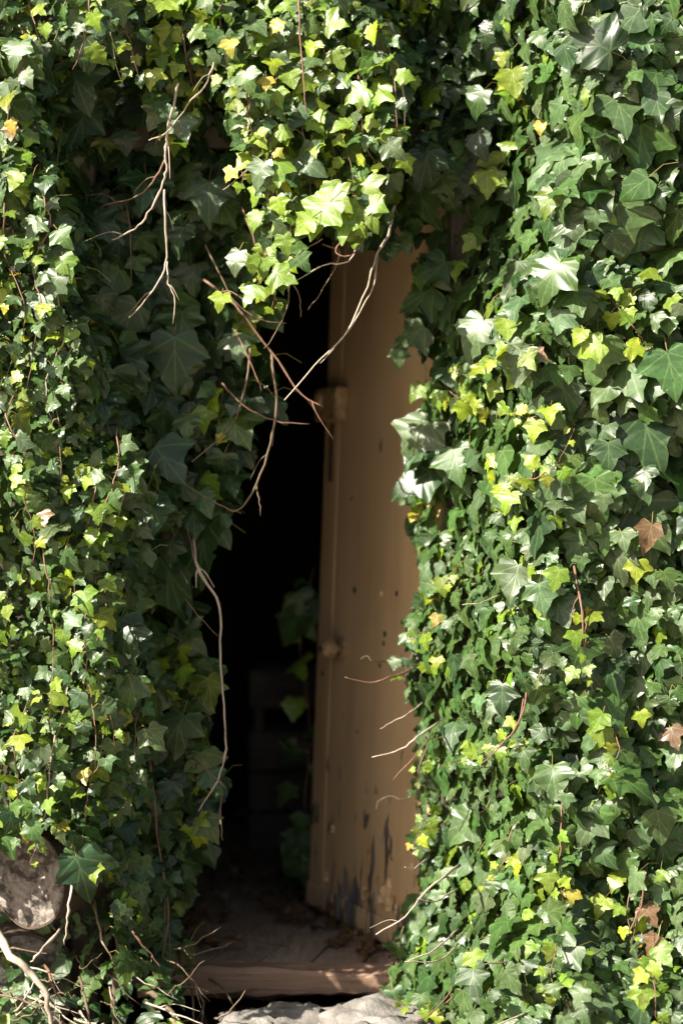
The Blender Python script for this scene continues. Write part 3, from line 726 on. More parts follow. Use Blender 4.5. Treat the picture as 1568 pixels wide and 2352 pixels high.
def build_ivy_meshes():
    # which leaves show largest from here: a coarse painter pass over all leaves of all plants
    GW, GH = 523, 784
    rows = []
    for k, iv in enumerate(IVIES):
        iv.P, iv.N, iv.T, iv.S, iv.C, iv.V = (np.array(a) for a in (iv.P, iv.N, iv.T, iv.S, iv.C, iv.V))
        c = iv.P + iv.T * (0.4 * iv.S)[:, None]
        sc = K * (D + c[:, 1]); u = c[:, 0] / sc + 784; v = (CAMH - c[:, 2]) / sc + 1176
        to = unit(np.array([0, -D, CAMH]) - c); fac = np.abs((to * iv.N).sum(1)); rad = 0.42 * iv.S / sc
        rows.append(np.stack([np.full(len(c), k), np.arange(len(c)), c[:, 1], u / 3, v / 3, rad / 3, rad / 3 * np.maximum(fac, 0.15)], 1))
    R = np.concatenate(rows); R = R[np.argsort(-R[:, 2])]
    ids = np.full((GH, GW), -1, int)
    for q in range(len(R)):
        _, _, _, u, v, ru, rv = R[q]
        x0, x1 = max(0, int(u - ru)), min(GW, int(u + ru) + 1); y0, y1 = max(0, int(v - rv)), min(GH, int(v + rv) + 1)
        if x0 >= x1 or y0 >= y1: continue
        yy, xx = np.ogrid[y0:y1, x0:x1]
        ids[y0:y1, x0:x1][((xx - u) / ru) ** 2 + ((yy - v) / max(rv, 0.5)) ** 2 <= 1] = q
    cnt = np.bincount(ids[ids >= 0], minlength=len(R))
    for k, iv in enumerate(IVIES):
        sel = np.where(R[:, 0] == k)[0]; top = sel[np.argsort(-cnt[sel])][:300]; top = top[cnt[top] > 0]
        single = set(R[top, 1].astype(int).tolist())
        X = np.cross(iv.T, iv.N); F = np.stack([X, iv.T, iv.N], 2)           # columns x, y, z
        # keep a right-handed frame
        for i in sorted(single):
            o = bpy.data.objects.new('dead_leaf' if iv.C[i][0] > iv.C[i][1] * 1.6 and iv.C[i][2] > 0.035 else 'leaf', TEMPL_MESH[iv.V[i]])
            m = Matrix(F[i].tolist()).to_4x4(); m = Matrix.Translation(Vector(iv.P[i]) - iv.base) @ m @ Matrix.Scale(float(iv.S[i]), 4)
            o.matrix_basis = m; o.color = (*[float(x) for x in iv.C[i]], 1); link(o, iv.root)
        rest = np.array([i for i in range(len(iv.S)) if i not in single], int)
        VV, FF, LL, TT = [], [], [], []; off = 0
        for t, (tv, tf) in enumerate(TEMPL):
            ii = rest[iv.V[rest] == t]
            if not len(ii): continue
            w = np.einsum('nij,vj->nvi', F[ii], tv) * iv.S[ii][:, None, None] + (iv.P[ii] - np.array(iv.base))[:, None, :]
            m = len(tv); VV.append(w.reshape(-1, 3)); LL.append(np.tile(tv * np.array([1, 1, 0]), (len(ii), 1)))
            TT.append(np.repeat(np.concatenate([iv.C[ii], np.ones((len(ii), 1))], 1), m, 0))
            FF.append((tf[None] + (off + np.arange(len(ii)) * m)[:, None, None]).reshape(-1, 3)); off += m * len(ii)
        if VV:
            V_, F_ = np.concatenate(VV), np.concatenate(FF)
            me = bpy.data.meshes.new('foliage'); me.vertices.add(len(V_)); me.vertices.foreach_set('co', V_.astype(np.float32).ravel())
            me.loops.add(F_.size); me.loops.foreach_set('vertex_index', F_.astype(np.int32).ravel())
            me.polygons.add(len(F_)); me.polygons.foreach_set('loop_start', np.arange(0, F_.size, 3, dtype=np.int32)); me.polygons.foreach_set('use_smooth', np.ones(len(F_), bool))
            me.materials.append(M_LEAF_M); me.update(calc_edges=True)
            to_mesh_attrs(me, np.concatenate(LL), np.concatenate(TT))
            o = link(bpy.data.objects.new('foliage', me), iv.root); o['kind'] = 'stuff'
        # leaf stalks, three-sided
        if iv.pet:
            A = np.array([a for a, b, s in iv.pet]); B = np.array([b for a, b, s in iv.pet]); s = np.array([s for a, b, s in iv.pet])
            d = unit(B - A); a1 = unit(np.cross(d, np.array([0.31, 0.77, 0.55]))); a2 = np.cross(d, a1); r = np.clip(s * 0.018, 0.0005, 0.0011)[:, None]
            mid = (A + B) / 2 + np.array([0, 0, 0.15]) * s[:, None]
            V3 = []
            for q in (A, mid, B):
                for th in (0, 2.094, 4.189): V3.append(q + a1 * r * math.cos(th) + a2 * r * math.sin(th))
            V3 = np.stack(V3, 1) - np.array(iv.base)
            fq = np.array([(i * 3 + j, i * 3 + (j + 1) % 3, i * 3 + 3 + (j + 1) % 3, i * 3 + 3 + j) for i in (0, 1) for j in range(3)])
            F3 = (fq[None] + (np.arange(len(A)) * 9)[:, None, None]).reshape(-1, 4)
            me = bpy.data.meshes.new('leaf_stalks'); me.from_pydata(V3.reshape(-1, 3).tolist(), [], F3.tolist()); me.materials.append(M_PETIOLE)
            o = link(bpy.data.objects.new('leaf_stalks', me), iv.root); o['kind'] = 'stuff'

#--IVY-- plants
nzA, nzB, nzC, nzD = Noise2(101, 260), Noise2(102, 110), Noise2(103, 420), Noise2(104, 160)
def sstep(a, b, x):
    t = np.clip((x - a) / (b - a), 0, 1); return t * t * (3 - 2 * t)

# --- the ivy with large leaves beside the door's hinge
R_EDGE = np.array([(-260, 1010), (0, 1035), (200, 1060), (330, 1075), (430, 1080), (500, 1055), (570, 1020), (610, 965), (700, 955), (770, 950), (830, 1010), (890, 985), (960, 970), (1060, 965), (1120, 940),
                   (1170, 965), (1270, 972), (1380, 972), (1450, 940), (1560, 940), (1680, 965), (1850, 968), (1950, 960), (2010, 975), (2080, 960), (2150, 925), (2230, 900), (2290, 880), (2352, 960), (2420, 1000), (2560, 1010)], float)
def r_left(v): return np.interp(v, R_EDGE[:, 0], R_EDGE[:, 1])
def y_right(u, v):
    e = np.asarray(u) - np.interp(v, R_EDGE[::3, 0], R_EDGE[::3, 1])
    y = -0.13 - 0.46 * sstep(-40, 300, e)
    return y + 0.038 * nzA(u, v) + 0.016 * nzB(u, v) - 0.20 * sstep(1950, 2500, v)
def right_poly(v0, v1):
    vs = np.linspace(v0, v1, 60); return [(r_left(x), x) for x in vs] + [(1900, v1), (1900, v0)]
def mix_right(u, v, rng):
    y = float(nzD(u, v)); return pick_colour(rng, (0.7, 1.5, 0.22 + 0.3 * max(0, y), 0.01 + 0.06 * max(0, y), 0.003, 0.8))
ivR = new_ivy('sunlit ivy with large glossy lobed leaves beside the upper half of the open door', P(1350, 2352, -0.2), 201)
bulk(ivR, right_poly(-220, 1255), y_right, lambda u, v: 76 + 18 * nzC(u, v) + 12 * sstep(1000, 1500, u), mix_right, layers=((0.0, 1.0), (0.03, 1.0), (0.065, 0.9), (0.11, 0.7)), wild=0.25)
ivS = new_ivy('dense ivy bank of small and mid-sized leaves spilling down past the door foot', P(1250, 2420, -0.3), 202)
bulk(ivS, right_poly(1235, 2560), y_right, lambda u, v: 55 + 11 * nzC(u, v) + 20 * sstep(1200, 1500, u) * (1 - sstep(1900, 2200, v)), mix_right, layers=((0.0, 1.0), (0.03, 1.0), (0.065, 0.9), (0.11, 0.7)), wild=0.25)

# --- small-leaved ivy on the wall, and the shaded one next to the opening
LD_EDGE = np.array([(-260, 620), (100, 620), (450, 580), (560, 570), (700, 590), (850, 605), (950, 600), (1050, 545), (1150, 520), (1230, 500), (1300, 425), (1420, 430), (1500, 455), (1600, 480), (1700, 450), (1800, 495), (1880, 485), (1960, 465),
                    (2060, 440), (2140, 400), (2220, 375), (2300, 390), (2560, 380)], float)
def ld_edge(v): return np.interp(v, LD_EDGE[:, 0], LD_EDGE[:, 1])
def lit_edge(v): return np.interp(v, [-260, 60, 160, 420, 520, 900, 1100, 1400, 1700, 1900, 2560], [330, 330, 130, 120, 190, 230, 330, 300, 300, 300, 300])
def y_left(u, v):
    d = np.asarray(u) - lit_edge(v)
    y = -0.53 + 0.37 * sstep(-110, 190, d)
    y = y + 0.045 * nzA(u, v) + 0.022 * nzB(u, v) - 0.10 * sstep(1800, 2400, v)
    return np.minimum(y, -0.235 + 0.02 * nzB(u, v))
def left_poly(v0, v1, off):
    vs = np.linspace(v0, v1, 60); return [(-330, v0)] + [(lit_edge(x) + off, x) for x in vs] + [(-330, v1)]
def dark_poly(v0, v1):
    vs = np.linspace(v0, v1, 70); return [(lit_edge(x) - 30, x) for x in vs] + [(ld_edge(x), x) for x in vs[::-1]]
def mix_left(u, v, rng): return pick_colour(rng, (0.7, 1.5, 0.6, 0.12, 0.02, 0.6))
def mix_shade(u, v, rng): return 0.8 * pick_colour(rng, (1.9, 1.0, 0.05 + 0.25 * (v > 1400), 0.0, 0.0, 0.1))  # scaled down, so part of the shade sits in the leaf colour
def mix_centre(u, v, rng): return pick_colour(rng, (0.3, 1.3, 1.1, 0.14, 0.01, 0.6))
ivL = new_ivy('small-leaved sunlit ivy with hanging runners covering the wall above the cut log', P(60, 2352, -0.2), 203)
bulk(ivL, [p for p in left_poly(-220, 2010, 20)[:-1]] + [(165, 2010), (150, 1935), (110, 1905), (60, 1905), (0, 1950), (-330, 1960)], y_left, lambda u, v: 46 + 9 * nzC(u, v) + 34 * (1 - sstep(180, 420, v)) * sstep(60, 140, v), mix_left)
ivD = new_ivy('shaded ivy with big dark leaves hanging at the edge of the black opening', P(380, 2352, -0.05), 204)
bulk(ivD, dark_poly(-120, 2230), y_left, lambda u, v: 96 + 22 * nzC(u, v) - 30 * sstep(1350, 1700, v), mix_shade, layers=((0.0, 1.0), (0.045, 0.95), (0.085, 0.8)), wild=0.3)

# --- curtain over the doorway
C_POLY = [(330, -220), (1010, -220), (1000, 60), (960, 200), (930, 330), (905, 430), (890, 520), (820, 560), (770, 520), (720, 470), (700, 520), (660, 560), (640, 500), (600, 420), (560, 330), (520, 250), (470, 190), (440, 330), (400, 340), (350, 250), (330, 120)]
def y_centre(u, v):
    return -0.43 + 0.05 * nzA(u, v) + 0.03 * nzB(u, v) + 0.16 * sstep(880, 1010, u) + 0.14 * (1 - sstep(330, 460, u)) * sstep(200, 0, v)
ivC = new_ivy('yellow-green ivy curtain and bare twigs hanging over the top of the doorway', P(640, 60, -0.2), 205)
bulk(ivC, C_POLY, y_centre, lambda u, v: 49 + 9 * nzC(u, v), mix_centre, layers=((0.0, 0.85), (0.05, 0.9), (0.12, 0.8)))
# deeper, shaded leaves behind the curtain, on the wall above the opening
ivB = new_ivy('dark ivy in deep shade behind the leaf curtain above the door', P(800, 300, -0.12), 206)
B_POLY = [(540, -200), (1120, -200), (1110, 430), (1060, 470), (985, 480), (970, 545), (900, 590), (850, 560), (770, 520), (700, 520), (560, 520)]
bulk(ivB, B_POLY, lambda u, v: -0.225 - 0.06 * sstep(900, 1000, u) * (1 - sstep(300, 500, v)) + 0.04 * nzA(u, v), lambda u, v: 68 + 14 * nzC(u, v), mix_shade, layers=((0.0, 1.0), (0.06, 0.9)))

# runners on the lit wall and the curtain
def hang(ivy, u, v, length, y, leaf, colour, sway=26, **kw):
    rng = ivy.rng; n = max(3, int(length / 90)); pts = []
    for i in range(n + 1):
        f = i / n; pts.append(P(u + rng.normal(0, sway * 0.35) + sway * math.sin(f * 3 + u), v + length * f, y + 0.02 * rng.normal()))
    strand(ivy, pts, 0.0022, leaf, colour, **kw)
for u, v, l in ((18, 380, 520), (70, 330, 640), (120, 560, 420), (55, 860, 480), (160, 700, 460), (100, 1150, 560), (30, 1250, 480), (190, 1020, 420), (240, 980, 360), (285, 1040, 330), (200, 1340, 420), (255, 1300, 430), (140, 1480, 420),
                (60, 1600, 380), (215, 1620, 300), (290, 1560, 320), (95, 1700, 280), (20, 30, 330), (250, -60, 260), (170, -80, 240), (80, -40, 200), (300, -60, 260)):
    hang(ivL, u, v, l, float(y_left(u, v + l * .4)) - 0.045, 0.036, mix_left, mat=M_STEM_RED if RNG.random() < 0.6 else M_STEM_PALE)
for u, v, l in ((365, -60, 390), (420, -80, 380), (460, -60, 260), (520, -60, 300), (570, 10, 330), (610, 60, 430), (650, 120, 590), (700, -60, 560), (690, 200, 330), (745, 40, 420), (790, 60, 420), (840, 120, 380), (880, 60, 380), (640, 250, 330), (580, 200, 240), (800, 260, 280), (740, -80, 500), (540, 110, 200)):
    hang(ivC, u, v, l, float(y_centre(u, v + l * .5)) - 0.04, 0.040, mix_centre, mat=M_STEM_RED, tip_yellow=1.0)
# two strands that dangle below the curtain
strand(ivC, [P(675, 430, -0.47), P(668, 520, -0.48), P(655, 600, -0.48), P(635, 660, -0.47), P(625, 715, -0.47)], 0.0022, 0.040, mix_centre, step=0.020, tip_yellow=1.2)
strand(ivC, [P(640, 500, -0.45), P(615, 570, -0.46), P(595, 640, -0.46), P(580, 690, -0.46)], 0.002, 0.036, mix_centre, step=0.03, tip_yellow=1.2)
strand(ivC, [P(800, 380, -0.48), P(812, 450, -0.5), P(822, 540, -0.5)], 0.0022, 0.044, mix_centre, step=0.018, tip_yellow=1.3)
for pts, lf in (([(1140, 1110), (1200, 1105), (1260, 1080), (1292, 1040), (1320, 980)], 0.034), ([(1385, 640), (1430, 720), (1470, 770), (1490, 800)], 0.03), ([(1250, 860), (1180, 800), (1120, 845), (1040, 850)], 0.036),
                ([(1010, 860), (1060, 920), (1130, 950), (1230, 960)], 0.036), ([(960, 1200), (975, 1150), (990, 1130)], 0.026), ([(1180, 150), (1150, 190), (1180, 230)], 0.05), ([(1150, 380), (1060, 370), (1030, 350)], 0.045)):
    rng = ivR.rng; strand(ivR, [P(u, v, float(y_right(u, v)) - 0.05) for u, v in pts], 0.002, lf, lambda u, v, r: pick_colour(r, (0, 0.3, 1, 1, 0.2, 0)), tip_yellow=1.0, step=0.024)
for pts, lf in (([(960, 1480), (930, 1560), (950, 1620)], 0.03), ([(990, 1400), (1030, 1330), (1060, 1290)], 0.03), ([(1050, 1420), (990, 1440), (940, 1470)], 0.032), ([(1000, 1700), (960, 1770), (955, 1830)], 0.026), ([(1010, 1850), (965, 1900), (950, 1960)], 0.028),
                ([(1215, 1600), (1180, 1680), (1110, 1730), (1030, 1760)], 0.03), ([(1325, 1330), (1340, 1420), (1345, 1500), (1360, 1600)], 0.034), ([(1300, 1850), (1285, 1950), (1290, 2080)], 0.032), ([(1510, 2160), (1500, 2250), (1510, 2352)], 0.036),
                ([(1400, 1640), (1420, 1720), (1380, 1790)], 0.034), ([(1290, 2120), (1270, 2210), (1250, 2290)], 0.036), ([(1060, 2300), (1000, 2310), (900, 2300)], 0.03), ([(1480, 2000), (1440, 2080), (1450, 2170)], 0.034), ([(1190, 1900), (1150, 1990), (1100, 2040)], 0.03)):
    strand(ivS, [P(u, v, float(y_right(u, v)) - 0.05) for u, v in pts], 0.0022, lf, lambda u, v, r: pick_colour(r, (0.2, 0.7, 1, 0.7, 0.12, 0.2)), tip_yellow=1.0, step=0.024)
for pts in ([(560, 690), (545, 770), (560, 830)], [(520, 880), (500, 960), (540, 1010)], [(440, 1560), (470, 1580), (490, 1600)], [(430, 1440), (400, 1520), (440, 1600)], [(430, 1760), (460, 1800), (490, 1830)], [(420, 1850), (450, 1890), (480, 1900)]):
    strand(ivD, [P(u, v, float(y_left(u, v)) - 0.03) for u, v in pts], 0.002, 0.05, lambda u, v, r: pick_colour(r, (0, 0.6, 1, 0.15, 0, 0)), tip_yellow=0.3, step=0.03)

# leaves that can be recognised one by one
DK, MD, FR, YE, GO, PA, DE = C_DARK, C_MID, C_FRESH, C_YELLOW, C_GOLD, C_PALE, C_DEAD
for u, v, s, a, c in ((735, 497, 100, -35, FR * 1.2), (825, 490, 90, 12, FR * 1.15), (775, 462, 70, 50, FR), (860, 470, 60, 60, FR), (700, 515, 58, -50, FR * 1.2), (792, 525, 60, -10, FR * 1.1), (850, 508, 54, 30, FR), (758, 435, 50, 0, FR), (640, 470, 46, 20, YE), (655, 560, 48, 10, FR), (640, 392, 62, 0, FR), (597, 398, 66, -15, PA), (575, 672, 58, -25, FR), (648, 632, 66, 60, FR), (605, 610, 52, 0, FR * 0.9), (692, 604, 50, 40, MD),
                      (543, 598, 62, -10, PA), (352, 115, 66, -50, YE * 0.8), (372, 130, 58, 10, FR), (345, 178, 50, 0, YE), (820, 215, 62, -60, FR), (905, 342, 60, 50, PA), (418, 295, 60, 20, PA), (560, 370, 50, -40, YE), (610, 190, 34, 0, GO), (528, 105, 44, 10, GO), (505, 690, 46, -10, YE)):
    hero(ivC, u, v, float(y_centre(u, v)) - (0.15 if v > 350 else 0.10), s, a, c)
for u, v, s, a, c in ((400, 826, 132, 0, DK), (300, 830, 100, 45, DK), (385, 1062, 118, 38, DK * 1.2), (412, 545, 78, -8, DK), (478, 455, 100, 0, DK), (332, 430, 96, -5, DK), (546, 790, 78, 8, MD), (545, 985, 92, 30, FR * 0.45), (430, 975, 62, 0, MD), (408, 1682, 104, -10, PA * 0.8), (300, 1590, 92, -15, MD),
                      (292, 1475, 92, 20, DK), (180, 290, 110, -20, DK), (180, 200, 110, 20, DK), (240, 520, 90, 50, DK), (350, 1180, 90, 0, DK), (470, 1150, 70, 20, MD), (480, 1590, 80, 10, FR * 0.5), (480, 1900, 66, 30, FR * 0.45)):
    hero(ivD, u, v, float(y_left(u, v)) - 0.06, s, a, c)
for u, v, s, a, c in ((1110, 130, 120, -35, PA), (1125, 262, 112, -45, PA), (1178, 182, 84, 10, YE * 0.75), (1150, 135, 40, 0, YE), (1360, 95, 132, -120, DK), (1425, 255, 120, 10, PA), (1262, 640, 122, -35, MD), (1090, 772, 118, -25, PA), (1045, 1062, 104, 15, MD), (955, 1010, 140, -30, PA), (950, 1102, 120, -65, DK),
                      (1190, 835, 100, -5, PA), (1355, 800, 76, -70, FR * 1.3), (1163, 750, 62, 5, FR * 1.2), (1225, 985, 56, -10, YE), (1262, 948, 54, 5, YE), (1492, 1005, 165, 18, DK), (1540, 850, 130, 10, MD), (1125, 1062, 42, -60, YE), (1130, 415, 66, -30, FR), (1258, 462, 74, -20, FR * 0.8), (1040, 345, 72, -35, FR * 0.5),
                      (1162, 338, 50, -20, FR), (1078, 558, 50, -40, YE * 0.8), (1046, 615, 52, 0, FR), (1330, 770, 52, -30, YE), (1440, 692, 40, -40, YE), (1415, 672, 34, 0, YE), (1460, 800, 60, 70, YE), (1238, 815, 42, 60, DE * 1.8), (1045, 855, 36, 0, YE), (1130, 895, 50, -20, FR), (1200, 940, 40, 80, GO),
                      (915, 820, 52, 0, MD), (955, 900, 50, -40, FR), (945, 770, 96, -60, MD), (960, 680, 110, -70, MD), (1000, 620, 80, -50, DK), (1490, 1228, 76, -15, DE), (1240, 290, 40, 0, GO), (1085, 940, 60, -20, PA)):
    hero(ivR, u, v, float(y_right(u, v)) - 0.045, s * 0.9, a, c, var=(CURLED if c is DE else None))
for u, v, s, a, c in ((1278, 1328, 60, -15, FR), (1372, 1655, 58, -30, FR), (1552, 1730, 84, -10, PA * 1.4), (1310, 1550, 44, -30, FR), (905, 1525, 36, -20, PA), (1000, 1520, 34, 0, YE), (1180, 1330, 96, -10, PA), (1240, 1370, 80, 10, PA), (1060, 1900, 104, -50, PA), (1350, 1900, 90, -30, PA), (1270, 1790, 90, 10, MD), (1150, 1600, 80, 0, DK),
                      (1380, 2080, 56, -20, YE * 0.8), (1470, 2290, 60, 10, FR), (1330, 2290, 56, -20, PA), (1265, 2290, 40, 0, YE), (1470, 1650, 40, 10, YE), (1090, 2205, 56, 25, YE * 0.8), (1310, 2060, 44, -10, GO * 0.8), (1490, 2100, 60, 30, DE), (1500, 2170, 56, -30, DE), (1545, 1690, 60, 20, DE)):
    hero(ivS, u, v, float(y_right(u, v)) - 0.045, s * 0.92, a, c)
for u, v, s, a, c in ((120, 660, 70, -30, PA), (95, 705, 60, -10, PA), (150, 612, 66, 20, FR * 0.8), (35, 412, 50, -30, FR), (205, 1395, 48, 0, PA), (330, 1275, 52, -60, PA), (215, 2000, 46, 10, YE), (325, 1215, 56, 50, PA), (35, 120, 70, -10, MD), (155, 1130, 40, 0, YE), (25, 300, 40, 0, DE * 1.6), (100, 1190, 40, 20, DE * 1.4)):
    hero(ivL, u, v, float(y_left(u, v)) - 0.06, s, a, c)

hero(ivL, 190, 2012, float(y_left(190, 2012)) - 0.06, 112, 18, DK, var=2, n=(0.25, -1, 0.12))
# bare twigs
for pix, y0, y1, w, m, k in (
    ([(492, 140), (470, 200), (430, 240), (390, 298), (340, 322)], -0.46, -0.48, 6, M_STEM_PALE, 1), ([(407, 190), (400, 240), (385, 300), (380, 350), (383, 390), (370, 430), (340, 490), (310, 525), (258, 552)], -0.47, -0.42, 8, M_STEM_PALE, 2),
    ([(375, 435), (380, 500), (384, 560), (378, 620), (350, 670), (298, 730)], -0.45, -0.42, 7, M_STEM_PALE, 2), ([(384, 600), (388, 650), (402, 690), (397, 742)], -0.43, -0.42, 5, M_STEM_PALE, 1), ([(381, 360), (350, 420), (300, 457), (230, 473)], -0.45, -0.36, 6, M_STEM_RED, 2),
    ([(923, 180), (929, 240), (927, 300), (918, 350), (901, 385)], -0.42, -0.44, 5, M_STEM_PALE, 0), ([(906, 470), (890, 540), (862, 590), (842, 660), (790, 770), (722, 840), (655, 920)], -0.36, -0.44, 7, M_STEM_PALE, 0), ([(866, 585), (858, 650), (815, 735), (775, 790), (735, 835)], -0.37, -0.42, 5, M_STEM_PALE, 0),
    ([(467, 640), (540, 700), (580, 750), (640, 830), (690, 905), (742, 933)], -0.20, -0.30, 8, M_STEM_RED, 3), ([(470, 560), (510, 640), (545, 700), (600, 735), (655, 743)], -0.20, -0.26, 5, M_STEM_BROWN, 0), ([(668, 560), (663, 690), (640, 750), (608, 800)], -0.40, -0.36, 5, M_STEM_BROWN, 0),
    ([(575, 800), (560, 900), (530, 980), (440, 1060)], -0.22, -0.20, 6, M_STEM_BROWN, 0), ([(622, 810), (634, 930), (620, 1020), (590, 1110), (545, 1172), (500, 1155), (420, 1110)], -0.24, -0.14, 7, M_STEM_BROWN, 2), ([(508, 880), (560, 930), (630, 965), (710, 976)], -0.14, -0.2, 6, M_STEM_RED, 0),
    ([(588, 1112), (596, 1145), (598, 1182)], -0.18, -0.18, 5, M_STEM_BROWN, 0), ([(740, 560), (780, 582), (745, 660), (706, 712)], -0.38, -0.36, 5, M_STEM_BROWN, 0), ([(830, 530), (800, 600), (740, 610), (650, 665)], -0.42, -0.4, 5, M_STEM_PALE, 0), ([(555, 470), (580, 540), (592, 600), (596, 660)], -0.28, -0.3, 6, M_STEM_RED, 0),
    ([(570, 385), (545, 410), (513, 437)], -0.44, -0.46, 5, M_STEM_PALE, 0), ([(665, 640), (688, 680), (690, 730)], -0.4, -0.36, 5, M_STEM_BROWN, 0), ([(800, 540), (770, 575), (800, 590), (830, 560), (840, 530)], -0.46, -0.46, 5, M_STEM_RED, 0), ([(740, 545), (690, 580), (640, 640), (610, 690)], -0.44, -0.42, 4, M_STEM_BROWN, 0),
    ([(290, 470), (300, 540), (302, 640)], -0.2, -0.3, 5, M_STEM_BROWN, 0), ([(540, 760), (575, 830), (602, 900)], -0.16, -0.2, 5, M_STEM_RED, 0), ([(690, -40), (688, 60), (695, 150), (705, 260)], -0.47, -0.47, 7, M_STEM_RED, 0)):
    twig(ivC, pix, min(y0 - 0.05, -0.33), min(y1 - 0.05, -0.33), w * 1.1, m, side_twigs=k, deep=0.015)
for pix, y0, y1, w, m, k in (
    ([(448, 1150), (446, 1270), (468, 1330), (505, 1395), (505, 1500), (514, 1620), (518, 1720), (500, 1790), (456, 1862)], -0.16, -0.14, 8, M_STEM_PALE, 3), ([(500, 1390), (450, 1300), (430, 1200)], -0.1, -0.1, 5, M_STEM_RED, 0), ([(400, 1305), (432, 1338)], -0.15, -0.16, 6, M_STEM_PALE, 0),
    ([(420, 1745), (470, 1765), (520, 1810)], -0.1, -0.16, 6, M_STEM_BROWN, 0), ([(395, 1365), (430, 1380), (460, 1420), (500, 1460)], -0.1, -0.12, 4, M_STEM_RED, 0), ([(504, 1800), (506, 1880), (512, 1930)], -0.1, -0.12, 6, M_STEM_BROWN, 0), ([(325, 1690), (350, 1800), (365, 1950), (386, 2090), (368, 2250)], -0.30, -0.32, 8, M_STEM_RED, 2)):
    twig(ivD, pix, min(y0, -0.31), min(y1, -0.32), w * 1.1, m, side_twigs=k)
for pix, y0, y1, w, m, k in (
    ([(1010, 1670), (960, 1692), (920, 1722), (852, 1741)], -0.35, -0.42, 7, M_STEM_PALE, 0), ([(975, 1625), (935, 1640), (905, 1655), (872, 1675)], -0.32, -0.38, 5, M_STEM_PALE, 0), ([(960, 1540), (890, 1556), (850, 1568), (792, 1556)], -0.3, -0.36, 6, M_STEM_RED, 0), ([(905, 1527), (860, 1520), (842, 1507), (825, 1516)], -0.2, -0.2, 4, M_STEM_BROWN, 0),
    ([(1060, 2005), (1010, 2020), (970, 2055), (930, 2105), (862, 2147)], -0.5, -0.56, 8, M_STEM_PALE, 1), ([(1058, 2155), (1000, 2180), (935, 2205)], -0.52, -0.6, 6, M_STEM_PALE, 0), ([(1075, 2170), (1010, 2205), (930, 2208)], -0.5, -0.62, 6, M_STEM_PALE, 0), ([(990, 1800), (930, 1835), (900, 1828), (868, 1840), (866, 1865)], -0.2, -0.2, 4, M_STEM_BROWN, 1),
    ([(985, 1990), (950, 1995), (930, 1990)], -0.4, -0.5, 5, M_STEM_PALE, 0), ([(1000, 1690), (950, 1740), (900, 1790)], -0.3, -0.34, 5, M_STEM_RED, 0), ([(1055, 2060), (1000, 2070), (958, 2062)], -0.5, -0.56, 5, M_STEM_PALE, 0), ([(1350, 2250), (1240, 2310), (1140, 2352)], -0.62, -0.74, 8, M_STEM_PALE, 1), ([(1240, 2140), (1180, 2200), (1110, 2215)], -0.62, -0.7, 7, M_STEM_BROWN, 1),
    ([(1155, 1370), (1110, 1382), (1060, 1390)], -0.6, -0.64, 5, M_STEM_PALE, 0), ([(1220, 1570), (1200, 1640), (1160, 1700), (1100, 1755)], -0.62, -0.66, 7, M_STEM_RED, 1), ([(1325, 1280), (1335, 1400), (1340, 1500)], -0.66, -0.66, 7, M_STEM_RED, 1), ([(1050, 2285), (1000, 2320), (950, 2345)], -0.6, -0.66, 6, M_STEM_RED, 0), ([(1500, 2000), (1470, 2080), (1440, 2150)], -0.68, -0.7, 7, M_STEM_RED, 1), ([(1420, 2170), (1415, 2250), (1420, 2290)], -0.66, -0.68, 7, M_STEM_RED, 0)):
    twig(ivS, pix, y0, y1, w, m, side_twigs=k)

